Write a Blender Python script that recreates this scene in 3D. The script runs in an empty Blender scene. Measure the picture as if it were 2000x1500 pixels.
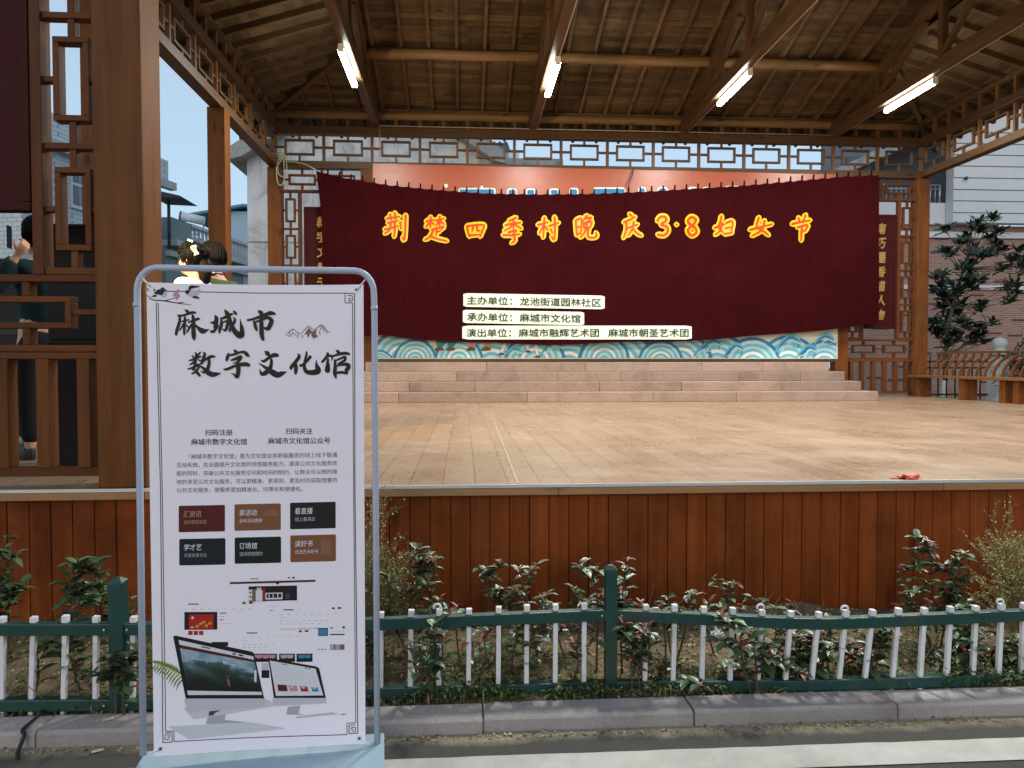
import bpy, bmesh, math, random
from mathutils import Vector, Matrix
random.seed(7)
R = math.radians
S = bpy.context.scene
COL = S.collection

# ---------------------------------------------------------------- camera
EYE = 1.6
F = 1450.0                       # focal length in pixels of the 2000 px wide photo
YAW, PITCH = R(3.75), R(-1.66)
cam = bpy.data.cameras.new('camera'); cam.sensor_width = 36; cam.lens = F / 2000 * 36
cam.clip_start = 0.05; cam.clip_end = 2000
camo = bpy.data.objects.new('camera', cam); COL.objects.link(camo)
camo.location = (0, 0, EYE); camo.rotation_euler = (math.pi/2 + PITCH, 0, -YAW)
S.camera = camo
MC = Matrix.Rotation(-YAW, 3, 'Z') @ Matrix.Rotation(math.pi/2 + PITCH, 3, 'X')
C0 = Vector((0, 0, EYE))
def ray(px, py): return MC @ Vector(((px-1000)/F, (750-py)/F, -1))
def at(px, py, Y):               # point on the wall plane y = Y
    d = ray(px, py); return C0 + d * (Y / d.y)
def atz(px, py, Z):              # point on the level plane z = Z
    d = ray(px, py); return C0 + d * ((Z - EYE) / d.z)
def atx(px, py, X):
    d = ray(px, py); return C0 + d * (X / d.x)

# ---------------------------------------------------------------- world, sun, exposure
SUN_EL, SUN_AZ = 24.0, 200.0      # degrees; the sun is low behind the camera
w = bpy.data.worlds.new("World"); S.world = w; w.use_nodes = True
nt = w.node_tree; bg = nt.nodes['Background']
sky = nt.nodes.new('ShaderNodeTexSky'); sky.sky_type = 'NISHITA'; sky.sun_disc = False
sky.sun_elevation = R(SUN_EL); sky.sun_rotation = R(SUN_AZ)
sky.air_density = 1.0; sky.dust_density = 1.6; sky.ozone_density = 1.5
hz = nt.nodes.new('ShaderNodeMix'); hz.data_type = 'RGBA'; hz.inputs[0].default_value = .6; hz.inputs[7].default_value = (4.3, 5.7, 6.8, 1)   # thin even cloud veil
nt.links.new(sky.outputs[0], hz.inputs[6]); nt.links.new(hz.outputs[2], bg.inputs[0]); bg.inputs[1].default_value = 0.098
sun = bpy.data.lights.new('sun', 'SUN'); sun.energy = 0.06; sun.angle = R(20); sun.color = (1, .86, .72)
suno = bpy.data.objects.new('sun', sun); COL.objects.link(suno)
az = R(SUN_AZ); sd = Vector((math.sin(az)*math.cos(R(SUN_EL)), math.cos(az)*math.cos(R(SUN_EL)), math.sin(R(SUN_EL))))
suno.rotation_euler = sd.to_track_quat('Z', 'Y').to_euler()
vs = S.view_settings
vs.view_transform = 'Standard'; vs.look = 'None'; vs.exposure = 0.6; vs.gamma = 1; vs.use_curve_mapping = False
S.cycles.use_denoising = True
S.cycles.max_bounces = 8

# ---------------------------------------------------------------- helpers
ORG = {}
def org(o): return ORG.get(o.name, Vector()) if o else Vector()
def tag(o, label=None, cat=None, group=None, kind=None):
    if label: o['label'] = label
    if cat: o['category'] = cat
    if group: o['group'] = group
    if kind: o['kind'] = kind
    return o
def thing(name, loc, label, cat, group=None):
    o = bpy.data.objects.new(name, None); COL.objects.link(o)
    o.location = loc; o.empty_display_size = .1; ORG[o.name] = Vector(loc)
    return tag(o, label, cat, group)
def dup(o, loc, parent=None, label=None, first=True):
    """a copy of a thing or part, with its parts and sub-parts"""
    c = o.copy(); COL.objects.link(c)
    c.parent = parent
    if first: c.location = loc
    if label: c['label'] = label
    for ch in list(o.children): dup(ch, None, c, None, False)
    ORG[c.name] = Vector(loc) + org(parent) if first else Vector()
    return c

class MB:
    def __init__(s): s.v = []; s.f = []; s.t = []; s.m = []; s.sm = []
    def face(s, idx, tone=.5, m=0, sm=False):
        s.f.append(idx); s.t.append(tone); s.m.append(m); s.sm.append(sm)
    def quad(s, a, b, c, d, tone=.5, m=0):
        n = len(s.v); s.v += [Vector(a), Vector(b), Vector(c), Vector(d)]; s.face((n, n+1, n+2, n+3), tone, m)
    def poly(s, pts, tone=.5, m=0):
        n = len(s.v); s.v += [Vector(p) for p in pts]; s.face(tuple(range(n, n+len(pts))), tone, m)
    def hexa(s, p, tone=None, m=0):      # 8 points: bottom ring then top ring
        if tone is None: tone = random.random()
        n = len(s.v); s.v += [Vector(q) for q in p]
        for q in ((3,2,1,0),(4,5,6,7),(0,1,5,4),(1,2,6,5),(2,3,7,6),(3,0,4,7)):
            s.face(tuple(n+i for i in q), tone, m)
    def box(s, x0, x1, y0, y1, z0, z1, tone=None, m=0):
        s.hexa([(x0,y0,z0),(x1,y0,z0),(x1,y1,z0),(x0,y1,z0),(x0,y0,z1),(x1,y0,z1),(x1,y1,z1),(x0,y1,z1)], tone, m)
    def bar(s, p, q, w, h, up=(0,0,1), tone=None, m=0):
        p, q = Vector(p), Vector(q); d = (q-p).normalized(); up = Vector(up)
        x = d.cross(up)
        if x.length < 1e-4: x = d.cross(Vector((0,1,0)))
        x.normalize(); u = x.cross(d).normalized()
        a, b = x*(w/2), u*(h/2)
        s.hexa([p-a-b, p+a-b, q+a-b, q-a-b, p-a+b, p+a+b, q+a+b, q-a+b], tone, m)
    def tube(s, pts, r, n=8, tone=.5, m=0, cap=True, sm=True):
        pts = [Vector(p) for p in pts]; k = len(pts)
        rr = r if isinstance(r, (list, tuple)) else [r]*k
        base = len(s.v); prev = None
        for i, p in enumerate(pts):
            d = (pts[min(i+1,k-1)] - pts[max(i-1,0)])
            if d.length < 1e-9: d = Vector((0,0,1))
            d.normalize()
            if prev is None:
                ref = Vector((0,0,1)) if abs(d.z) < .9 else Vector((1,0,0))
                x = d.cross(ref).normalized()
            else:
                x = prev - d*prev.dot(d)
                if x.length < 1e-6: x = d.orthogonal()
                x.normalize()
            prev = x; y = d.cross(x)
            for j in range(n):
                a = 2*math.pi*j/n; s.v.append(p + (x*math.cos(a)+y*math.sin(a))*rr[i])
        for i in range(k-1):
            for j in range(n):
                a, b = base+i*n+j, base+i*n+(j+1)%n
                s.face((a, b, b+n, a+n), tone, m, sm)
        if cap:
            s.face(tuple(base+j for j in reversed(range(n))), tone, m); s.face(tuple(base+(k-1)*n+j for j in range(n)), tone, m)
    def lathe(s, prof, c, n=20, tone=.5, m=0):
        c = Vector(c); base = len(s.v); k = len(prof)
        for r, z in prof:
            for j in range(n):
                a = 2*math.pi*j/n; s.v.append(c + Vector((r*math.cos(a), r*math.sin(a), z)))
        for i in range(k-1):
            for j in range(n):
                a, b = base+i*n+j, base+i*n+(j+1)%n
                s.face((a, b, b+n, a+n), tone, m, True)
    def ball(s, c, r, nu=10, nv=7, tone=.5, m=0, jit=0):
        c = Vector(c); r = Vector(r) if not isinstance(r, (int, float)) else Vector((r,r,r))
        base = len(s.v)
        for i in range(nv+1):
            th = math.pi*i/nv
            for j in range(nu):
                a = 2*math.pi*j/nu; k = 1 + random.uniform(-jit, jit)
                s.v.append(c + Vector((r.x*math.sin(th)*math.cos(a)*k, r.y*math.sin(th)*math.sin(a)*k, r.z*math.cos(th)*k)))
        for i in range(nv):
            for j in range(nu):
                a, b = base+i*nu+j, base+i*nu+(j+1)%nu
                s.face((a, a+nu, b+nu, b), tone, m, True)
    def grid(s, fn, nu, nv, tone=.5, m=0, sm=True, back=None):
        base = len(s.v)
        for j in range(nv+1):
            for i in range(nu+1): s.v.append(Vector(fn(i/nu, j/nv)))
        for j in range(nv):
            for i in range(nu):
                a = base + j*(nu+1)+i; s.face((a, a+1, a+nu+2, a+nu+1), tone, m, sm)
    def prism(s, pts, d, tone=.5, m=0):   # polygon pushed along vector d
        pts = [Vector(p) for p in pts]; d = Vector(d); n = len(s.v); k = len(pts)
        s.v += pts + [p+d for p in pts]
        s.face(tuple(range(n+k-1, n-1, -1)), tone, m); s.face(tuple(range(n+k, n+2*k)), tone, m)
        for i in range(k):
            j = (i+1) % k; s.face((n+i, n+j, n+k+j, n+k+i), tone, m)
    def add(s, verts, faces, tone=.5, m=0, sm=False):
        n = len(s.v); s.v += [Vector(v) for v in verts]
        for f in faces: s.face(tuple(n+i for i in f), tone, m, sm)
    def leaf(s, p, d, up, L, W, tone=.5, m=0, fold=.25, droop=.15, low=1):
        p, d = Vector(p), Vector(d).normalized(); x = d.cross(Vector(up))
        if x.length < 1e-4: x = d.orthogonal()
        x.normalize(); u = x.cross(d)
        n = len(s.v)
        s.v += [p, p+d*L*.35 - u*0, p+d*L*.72 - u*L*droop*.4, p+d*L - u*L*droop,
                p+d*L*.32+x*W*.46*low+u*W*fold*low, p+d*L*.68+x*W*.42+u*(W*fold-L*droop*.35),
                p+d*L*.32-x*W*.46*low+u*W*fold*low, p+d*L*.68-x*W*.42+u*(W*fold-L*droop*.35)]
        for q in ((0,4,1),(4,5,2,1),(5,3,2),(0,1,6),(6,1,2,7),(7,2,3)):
            s.face(tuple(n+i for i in q), tone, m, True)
    def build(s, name, mats, parent=None, origin=None, bevel=0, label=None, cat=None, group=None, kind=None):
        if not isinstance(mats, (list, tuple)): mats = [mats]
        o0 = Vector(origin) if origin is not None else Vector()
        pw = Vector(); p = parent
        while p is not None:
            pw += Vector(p.location); p = p.parent
        off = o0 + pw
        me = bpy.data.meshes.new(name)
        me.from_pydata([v - off for v in s.v], [], s.f)
        for m in mats: me.materials.append(m)
        me.polygons.foreach_set('material_index', s.m)
        me.polygons.foreach_set('use_smooth', s.sm)
        a = me.attributes.new('tone', 'FLOAT', 'FACE'); a.data.foreach_set('value', s.t)
        me.update()
        o = bpy.data.objects.new(name, me); COL.objects.link(o); o.location = o0
        if parent: o.parent = parent
        if bevel:
            b = o.modifiers.new('bevel', 'BEVEL'); b.width = bevel; b.segments = 2; b.limit_method = 'ANGLE'
        return tag(o, label, cat, group, kind)

# ---------------------------------------------------------------- materials
def newmat(name, rough=.6, spec=.5, metal=0):
    m = bpy.data.materials.new(name); m.use_nodes = True
    b = m.node_tree.nodes['Principled BSDF']
    b.inputs['Roughness'].default_value = rough; b.inputs['Specular IOR Level'].default_value = spec
    b.inputs['Metallic'].default_value = metal
    return m, m.node_tree, b
class NT:
    def __init__(s, nt): s.n = nt
    def node(s, t, ins=None, **kw):
        o = s.n.nodes.new('ShaderNode'+t)
        for k, v in kw.items(): setattr(o, k, v)
        for k, v in (ins or {}).items():
            if hasattr(v, 'is_output'): s.n.links.new(v, o.inputs[k])
            else: o.inputs[k].default_value = v
        return o
    def math(s, op, a, b=0.0):
        return s.node('Math', {0: a, 1: b}, operation=op).outputs[0]
    def mix(s, f, a, b, mode='MIX'):
        o = s.node('Mix', None, data_type='RGBA', blend_type=mode)
        for k, v in ((0, f), (6, a), (7, b)):
            if hasattr(v, 'is_output'): s.n.links.new(v, o.inputs[k])
            else: o.inputs[k].default_value = v
        return o.outputs[2]
    def ramp(s, f, stops):
        o = s.node('ValToRGB', {0: f}); e = o.color_ramp.elements
        while len(e) > 1: e.remove(e[-1])
        e[0].position, e[0].color = stops[0][0], c4(stops[0][1])
        for p, c in stops[1:]:
            q = e.new(p); q.color = c4(c)
        return o.outputs[0]
    def coords(s, scale=(1,1,1), rnd=True, kind='Object', rot=(0,0,0)):
        tc = s.node('TexCoord').outputs[kind]
        if rnd:
            oi = s.node('ObjectInfo').outputs['Random']
            tc = s.node('VectorMath', {0: tc, 1: s.node('CombineXYZ', {0: s.math('MULTIPLY', oi, 13.7), 1: s.math('MULTIPLY', oi, 7.3), 2: s.math('MULTIPLY', oi, 5.1)}).outputs[0]}, operation='ADD').outputs[0]
        return s.node('Mapping', {0: tc, 'Scale': scale, 'Rotation': rot}).outputs[0]
    def noise(s, vec, scale, detail=4, rough=.55, dist=0):
        return s.node('TexNoise', {'Vector': vec, 'Scale': scale, 'Detail': detail, 'Roughness': rough, 'Distortion': dist}).outputs[0]
    def tone(s): return s.node('Attribute', attribute_name='tone').outputs['Fac']
def c4(c): return tuple(c) if len(c) == 4 else (*c, 1) if not isinstance(c, (int, float)) else (c, c, c, 1)
def bump(N, b, h, strength=.3, dist=.01):
    o = N.node('Bump', {'Height': h, 'Strength': strength, 'Distance': dist}); N.n.links.new(o.outputs[0], b.inputs['Normal'])

def wood(name, dark, mid, light, axis=2, rough=.45, spec=.4, tonevar=.5, dirt=.35, coat=0, knots=True):
    m, nt, b = newmat(name, rough, spec); N = NT(nt)
    sc = [14, 14, 14]; sc[axis] = 0.9
    v = N.coords(tuple(sc))
    g1 = N.noise(v, 1.0, 6, .62, .35)
    sc2 = [60, 60, 60]; sc2[axis] = 2.0
    g2 = N.noise(N.coords(tuple(sc2)), 1.0, 3, .6)
    g = N.math('ADD', N.math('MULTIPLY', g1, .72), N.math('MULTIPLY', g2, .28))
    col = N.ramp(g, [(.28, dark), (.48, mid), (.72, light)])
    big = N.noise(N.coords((1.1, 1.1, 1.1)), 1.3, 5, .65)
    col = N.mix(N.math('MULTIPLY', N.node('MapRange', {0: big, 1: .48, 2: .72}).outputs[0], dirt), col, c4([x*.38 for x in dark]))
    if knots:
        sk = [7, 7, 7]; sk[axis] = 2.6
        vo = N.node('TexVoronoi', {'Vector': N.coords(tuple(sk)), 'Scale': .55}).outputs['Distance']
        col = N.mix(N.node('MapRange', {0: vo, 1: .16, 2: .05, 3: 0, 4: .75}).outputs[0], col, c4([x*.35 for x in dark]))
    t = N.tone()
    k = N.node('MapRange', {0: t, 1: 0, 2: 1, 3: 1-tonevar*.5, 4: 1+tonevar*.5}).outputs[0]
    hsv = N.node('HueSaturation', {'Color': col, 'Value': k})
    nt.links.new(hsv.outputs[0], b.inputs['Base Color'])
    nt.links.new(N.node('MapRange', {0: g1, 3: rough-.1, 4: rough+.15}).outputs[0], b.inputs['Roughness'])
    bump(N, b, g, .25, .004)
    if coat:
        b.inputs['Coat Weight'].default_value = coat; b.inputs['Coat Roughness'].default_value = .18
    return m
def plain(name, c, rough=.6, spec=.4, metal=0, var=.25, scale=8, tonevar=0, bmp=0, dirt=None, dirtamt=.5):
    m, nt, b = newmat(name, rough, spec, metal); N = NT(nt)
    n = N.noise(N.coords(), scale, 5, .6)
    col = N.mix(n, c4([x*(1-var) for x in c]), c4([min(1, x*(1+var)) for x in c]))
    if dirt:
        d = N.noise(N.coords(), scale*.35, 7, .7)
        col = N.mix(N.node('MapRange', {0: d, 1: .5, 2: .72, 3: 0, 4: dirtamt}).outputs[0], col, c4(dirt))
    if tonevar:
        k = N.node('MapRange', {0: N.tone(), 3: 1-tonevar, 4: 1+tonevar}).outputs[0]
        col = N.node('HueSaturation', {'Color': col, 'Value': k}).outputs[0]
    nt.links.new(col, b.inputs['Base Color'])
    nt.links.new(N.node('MapRange', {0: n, 3: rough-.08, 4: rough+.1}).outputs[0], b.inputs['Roughness'])
    if bmp: bump(N, b, N.noise(N.coords(), scale*4, 4, .6), bmp, .005)
    return m
def emit(name, c, s):
    m, nt, b = newmat(name, .4)
    b.inputs['Base Color'].default_value = c4(c); b.inputs['Emission Color'].default_value = c4(c); b.inputs['Emission Strength'].default_value = s
    return m

M = {}
M['col'] = wood('column_wood', (.075,.023,.005), (.132,.043,.0095), (.185,.066,.014), 2, .5, .16, .15, .45, 0)
M['beam_x'] = wood('beam_wood_along', (.055,.027,.012), (.09,.046,.02), (.13,.07,.031), 0, .5, .35, .3, .3)
M['beam_y'] = wood('beam_wood_across', (.055,.027,.012), (.09,.046,.02), (.13,.07,.031), 1, .5, .35, .3, .3)
M['beam_z'] = wood('beam_wood_upright', (.09,.038,.012), (.155,.066,.02), (.21,.095,.03), 2, .45, .4, .25, .3)
M['log'] = wood('purlin_wood', (.12,.062,.026), (.20,.11,.045), (.26,.15,.065), 0, .55, .3, .3, .3)
M['rafter_y'] = wood('rafter_wood', (.062,.035,.016), (.108,.062,.028), (.15,.088,.04), 1, .6, .3, .45, .3)
M['rafter_x'] = wood('rafter_wood_side', (.062,.035,.016), (.108,.062,.028), (.15,.088,.04), 0, .6, .3, .45, .3)
M['deck_x'] = wood('roof_board_wood', (.054,.031,.014), (.10,.06,.027), (.155,.097,.044), 0, .65, .25, .75, .55)
M['deck_y'] = wood('roof_board_wood_side', (.054,.031,.014), (.10,.06,.027), (.155,.097,.044), 1, .65, .25, .75, .55)
M['panel'] = wood('front_board_wood', (.125,.027,.0055), (.215,.046,.0085), (.285,.073,.014), 2, .6, .12, .3, .7, 0)
M['lattice_z'] = wood('lattice_wood', (.07,.021,.006), (.115,.035,.009), (.16,.053,.015), 2, .52, .16, .35, .3, 0, False)
M['lattice_x'] = wood('lattice_wood_level', (.07,.021,.006), (.115,.035,.009), (.16,.053,.015), 0, .52, .16, .35, .3, 0, False)
M['trim'] = plain('edge_trim_metal', (.62,.62,.60), .35, .5, .3, .15, 20)
M['trimwood'] = wood('edge_wood', (.22,.10,.035), (.34,.17,.07), (.42,.22,.10), 0, .4, .4, .2)
M['white_paint'] = plain('picket_white_paint', (.70,.68,.69), .5, .4, 0, .08, 14, 0, .15, (.30,.25,.20), .6)
M['green_paint'] = plain('rail_green_paint', (.007,.048,.041), .4, .5, 0, .25, 9, 0, .12, (.06,.06,.045), .55)
M['bolt'] = plain('bolt_steel', (.5,.5,.5), .35, .5, .8)
def cloth_mat():
    m, nt, b = newmat('maroon_cloth', .9, .04); N = NT(nt)
    n = N.noise(N.coords((1,1,1), False), 2.2, 6, .6); cr = N.noise(N.coords((2.2,1,.7), False), 1.3, 6, .62, 2.2)
    wv = N.node('TexWave', {'Vector': N.coords((1,1,1), False), 'Scale': .16, 'Distortion': .6, 'Detail': 2.0, 'Detail Scale': 1.0}, wave_profile='SAW').outputs['Fac']
    nt.links.new(N.mix(n, c4((.023,.0016,.0028)), c4((.034,.0026,.0042))), b.inputs['Base Color'])
    b.inputs['Sheen Weight'].default_value = .03; b.inputs['Sheen Tint'].default_value = (.8,.25,.25,1)
    bump(N, b, N.math('ADD', N.math('MULTIPLY', cr, 1.0), N.math('MULTIPLY', wv, .12)), .8, .09); return m
M['maroon'] = cloth_mat()
M['board_red'] = plain('couplet_board_lacquer', (.045,.006,.006), .6, .12, 0, .15, 4)
M['gold'] = plain('gold_leaf_lettering', (.50,.30,.08), .35, .5, .5, .2, 20)
M['black'] = plain('speaker_black', (.008,.008,.009), .6, .3, 0, .3, 20)
M['frame'] = plain('stand_blue_grey_paint', (.42,.45,.56), .38, .5, 0, .06, 5)
M['base'] = plain('stand_base_paint', (.30,.40,.47), .45, .45, 0, .08, 3, 0, 0, (.30,.36,.40), .4)
M['paper'] = plain('poster_vinyl', (.93,.85,.92), .45, .35, 0, .02, 1.6, 0, .22)
def brick(name, c1, c2, mortar, bw, bh, ms=.01, rot=(math.pi/2,0,0), rough=.8, bmp=.3, off=.5, var=.5, tone3=None, map_axes=None):
    """bricks or planks from the Brick Texture, laid in object space"""
    m, nt, b = newmat(name, rough, .3); N = NT(nt)
    tc = N.node('TexCoord').outputs['Object']
    sep = N.node('SeparateXYZ', {0: tc})
    ax = map_axes or (0, 2)
    v = N.node('CombineXYZ', {0: sep.outputs[ax[0]], 1: sep.outputs[ax[1]], 2: 0.0}).outputs[0]
    t = N.node('TexBrick', {'Vector': v, 'Scale': 1.0, 'Color1': c4(c1), 'Color2': c4(c2), 'Mortar': c4(mortar), 'Mortar Size': ms,
                            'Mortar Smooth': .15, 'Bias': 0.0, 'Brick Width': bw, 'Row Height': bh})
    t.offset = off
    n = N.noise(N.coords((1,1,1), False), 2.2, 6, .65)
    col = N.mix(N.math('MULTIPLY', n, var), t.outputs[0], c4([x*.55 for x in c1]))
    nt.links.new(col, b.inputs['Base Color'])
    bump(N, b, N.math('SUBTRACT', 1.0, t.outputs['Fac']), bmp, .006)
    return m
def floor_mat():
    m, nt, b = newmat('stage_floor_boards', .4, .5); N = NT(nt)
    tc = N.node('TexCoord').outputs['Object']
    sep = N.node('SeparateXYZ', {0: tc})
    v = N.node('CombineXYZ', {0: sep.outputs[1], 1: sep.outputs[0], 2: 0.0}).outputs[0]
    t = N.node('TexBrick', {'Vector': v, 'Scale': 1.0, 'Color1': c4((.325,.22,.146)), 'Color2': c4((.262,.17,.111)), 'Mortar': c4((.10,.055,.03)),
                            'Mortar Size': .0035, 'Mortar Smooth': .2, 'Bias': 0.0, 'Brick Width': .92, 'Row Height': .195})
    t.offset = .37
    g = N.noise(N.coords((22, 1.6, 1), False), 1.0, 6, .6, .4)
    col = N.mix(N.node('MapRange', {0: g, 1: .35, 2: .75, 3: 0, 4: .4}).outputs[0], t.outputs[0], c4((.28,.15,.075)))
    d = N.noise(N.coords((1,1,1), False), 1.1, 7, .7)
    col = N.mix(N.node('MapRange', {0: d, 1: .45, 2: .7, 3: 0, 4: .3}).outputs[0], col, c4((.34,.265,.195)))
    sw = N.noise(N.coords((.5,3,1), False, 'Object', (0,0,.4)), 1.6, 6, .7, 1.2)
    col = N.mix(N.node('MapRange', {0: sw, 1: .56, 2: .68, 3: 0, 4: .4}).outputs[0], col, c4((.24,.145,.085)))
    nt.links.new(col, b.inputs['Base Color'])
    nt.links.new(N.node('MapRange', {0: d, 1: .3, 2: .7, 3: .2, 4: .42}).outputs[0], b.inputs['Roughness'])
    bump(N, b, N.math('SUBTRACT', 1.0, t.outputs['Fac']), .25, .002)
    return m
def dirt_mat():
    m, nt, b = newmat('bare_earth', .95, .1); N = NT(nt)
    n = N.noise(N.coords((1,1,1), False), 4, 8, .7); n2 = N.noise(N.coords((1,1,1), False), 45, 5, .7)
    col = N.ramp(n, [(.3, (.075,.055,.032)), (.5, (.17,.128,.075)), (.68, (.29,.23,.14))])
    col = N.mix(N.math('MULTIPLY', n2, .8), col, c4((.11,.08,.05)), 'MULTIPLY') if False else N.mix(N.node('MapRange', {0: n2, 1: .5, 2: .7, 3: 0, 4: .6}).outputs[0], col, c4((.09,.065,.042)))
    nt.links.new(col, b.inputs['Base Color']); bump(N, b, N.math('ADD', n, N.math('MULTIPLY', n2, .5)), .8, .03)
    return m
def road_mat():
    m, nt, b = newmat('asphalt_with_dust', .9, .2); N = NT(nt)
    sep = N.node('SeparateXYZ', {0: N.node('TexCoord').outputs['Object']})
    n = N.noise(N.coords((1,1,1), False), 160, 4, .8); big = N.noise(N.coords((1,1,1), False), 2.5, 8, .7)
    asp = N.ramp(n, [(.35, (.026,.026,.025)), (.55, (.062,.060,.056)), (.7, (.13,.125,.115))])
    sandc = N.ramp(N.noise(N.coords((1,1,1), False), 60, 6, .75), [(.3, (.16,.125,.08)), (.55, (.31,.255,.175)), (.75, (.42,.36,.26))])
    edge = N.math('ADD', sep.outputs[1], N.math('MULTIPLY', N.math('SUBTRACT', big, .5), .22))
    edge = N.math('ADD', edge, N.math('MULTIPLY', N.math('SUBTRACT', n, .5), .06))
    col = N.mix(N.node('MapRange', {0: edge, 1: 3.06, 2: 3.13, 3: .06, 4: .95}).outputs[0], asp, sandc)
    nt.links.new(col, b.inputs['Base Color']); bump(N, b, n, .5, .006)
    return m
def line_mat():
    m, nt, b = newmat('road_line_paint', .8, .25); N = NT(nt)
    n = N.noise(N.coords((1,1,1), False), 30, 8, .75); big = N.noise(N.coords((1,1,1), False), 3, 6, .65)
    col = N.ramp(big, [(.35, (.36,.345,.315)), (.6, (.47,.455,.415))])
    col = N.mix(N.node('MapRange', {0: n, 1: .62, 2: .7, 3: 0, 4: .8}).outputs[0], col, c4((.16,.15,.13)))
    nt.links.new(col, b.inputs['Base Color']); bump(N, b, n, .3, .004)
    return m
def stone_mat(name, c, speck, scale=90, stain=(.2,.16,.13), amt=.4, tv=.12):
    m, nt, b = newmat(name, .75, .3); N = NT(nt)
    n = N.noise(N.coords(), scale, 3, .8); d = N.noise(N.coords(), 2.3, 8, .7)
    col = N.mix(N.node('MapRange', {0: n, 1: .35, 2: .65}).outputs[0], c4(c), c4(speck))
    col = N.mix(N.node('MapRange', {0: d, 1: .48, 2: .72, 3: 0, 4: amt}).outputs[0], col, c4(stain))
    k = N.node('MapRange', {0: N.tone(), 3: 1-tv, 4: 1+tv}).outputs[0]
    col = N.node('HueSaturation', {'Color': col, 'Value': k}).outputs[0]
    nt.links.new(col, b.inputs['Base Color']); bump(N, b, n, .3, .003)
    return m
def leaf_mat(name, c, var=.5, rough=.35, spec=.5, trans=.15):
    m, nt, b = newmat(name, rough, spec); N = NT(nt)
    k = N.node('MapRange', {0: N.tone(), 3: 1-var, 4: 1+var}).outputs[0]
    n = N.noise(N.coords(), 25, 3)
    col = N.mix(n, c4([x*.7 for x in c]), c4([min(1,x*1.3) for x in c]))
    hs = N.node('HueSaturation', {'Color': col, 'Value': k})
    nt.links.new(hs.outputs[0], b.inputs['Base Color'])
    return m
def marble_mat():
    m, nt, b = newmat('stained_plaster', .85, .2); N = NT(nt)
    d = N.noise(N.coords((1.2,1,1), False), 1.1, 9, .68, 1.4); st = N.noise(N.coords((4,4,.7), False), 1.0, 7, .7, .8)
    col = N.ramp(d, [(.36, (.42,.43,.46)), (.5, (.68,.68,.70)), (.65, (.76,.76,.77))])
    col = N.mix(N.node('MapRange', {0: st, 1: .52, 2: .7, 3: 0, 4: .5}).outputs[0], col, c4((.36,.36,.39)))
    nt.links.new(col, b.inputs['Base Color']); bump(N, b, d, .2, .02)
    return m
def siding_mat():
    m, nt, b = newmat('white_wall_panels', .7, .3); N = NT(nt)
    n = N.noise(N.coords((1,1,.3), False), 1.5, 7, .65)
    col = N.mix(n, c4((.64,.65,.68)), c4((.80,.81,.84)))
    nt.links.new(col, b.inputs['Base Color']); return m
M['floor'] = floor_mat(); M['dirt'] = dirt_mat(); M['road'] = road_mat(); M['line'] = line_mat()
M['kerb'] = stone_mat('kerb_granite', (.27,.228,.222), (.40,.35,.335), 140, (.13,.105,.09), .65)
M['step'] = stone_mat('step_granite', (.235,.165,.137), (.36,.26,.22), 55, (.15,.105,.085), .7, .14)
M['marble'] = marble_mat(); M['siding'] = siding_mat()
M['cornice'] = stone_mat('weathered_concrete', (.30,.30,.30), (.42,.42,.42), 14, (.10,.10,.10), .8)
M['brickred'] = brick('red_brick', (.44,.235,.17), (.33,.16,.115), (.46,.38,.34), .26, .075, .012, var=.3)
M['tile'] = brick('white_wall_tiles', (.60,.64,.68), (.52,.57,.62), (.30,.34,.38), .30, .14, .012, var=.15)
M['greyhouse'] = brick('grey_green_render', (.25,.30,.30), (.23,.28,.28), (.19,.24,.24), 1.6, 1.2, .01, var=.35)
M['quoin'] = stone_mat('grey_stone_trim', (.42,.44,.44), (.52,.54,.54), 20, (.22,.23,.23), .4)
M['blueshed'] = plain('blue_sheet_metal', (.30,.44,.54), .5, .4, 0, .08, .6)
M['bluetile'] = plain('blue_glazed_tile', (.05,.20,.36), .3, .5, 0, .35, 4, .3)
M['leaf'] = leaf_mat('photinia_leaf_green', (.070,.112,.052), .55, .33)
M['leafred'] = leaf_mat('photinia_leaf_red', (.20,.042,.026), .5, .4)
M['magnolia'] = leaf_mat('magnolia_leaf', (.026,.047,.022), .6, .35)
M['grass'] = leaf_mat('grass_blade', (.068,.098,.026), .65, .6, .3)
M['drygrass'] = leaf_mat('dry_stalk', (.26,.19,.10), .5, .8, .2)
M['twig'] = plain('bare_twig', (.27,.20,.10), .8, .2, 0, .4, 20)
M['bud'] = leaf_mat('spring_bud', (.26,.24,.07), .5, .6)
M['stem'] = plain('shrub_stem', (.10,.06,.04), .8, .2, 0, .4, 20)
M['bark'] = plain('tree_bark', (.13,.105,.085), .85, .2, 0, .4, 12, 0, .4)
M['whitewash'] = plain('trunk_whitewash', (.62,.64,.64), .85, .2, 0, .15, 12)
M['glass'] = plain('window_glass', (.06,.075,.09), .08, .6, 0, .3, 1)
M['whiteframe'] = plain('window_frame', (.6,.62,.65), .5, .4)
M['ironblack'] = plain('black_iron', (.010,.010,.013), .5, .4)
M['steelrail'] = plain('steel_rail', (.55,.54,.55), .3, .5, .7)
M['greystone'] = plain('ball_stone', (.40,.43,.45), .6, .35, 0, .12, 5)
M['cable'] = plain('black_cable', (.02,.02,.02), .6, .3)
M['rope'] = plain('pale_green_rope', (.36,.38,.26), .8, .2, 0, .2, 60)
M['conduit'] = plain('white_conduit', (.45,.36,.33), .5, .3)
M['tubewhite'] = plain('lamp_housing', (.7,.7,.68), .4, .4)
M['tube'] = emit('lit_fluorescent_tube', (.93, 1.0, .94), 24)
M['roofout'] = plain('dark_roof_tile', (.05,.05,.055), .7, .3, 0, .4, 3)
M['redplastic'] = plain('red_plastic', (.62,.03,.02), .4, .5, 0, .2, 20)
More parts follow.
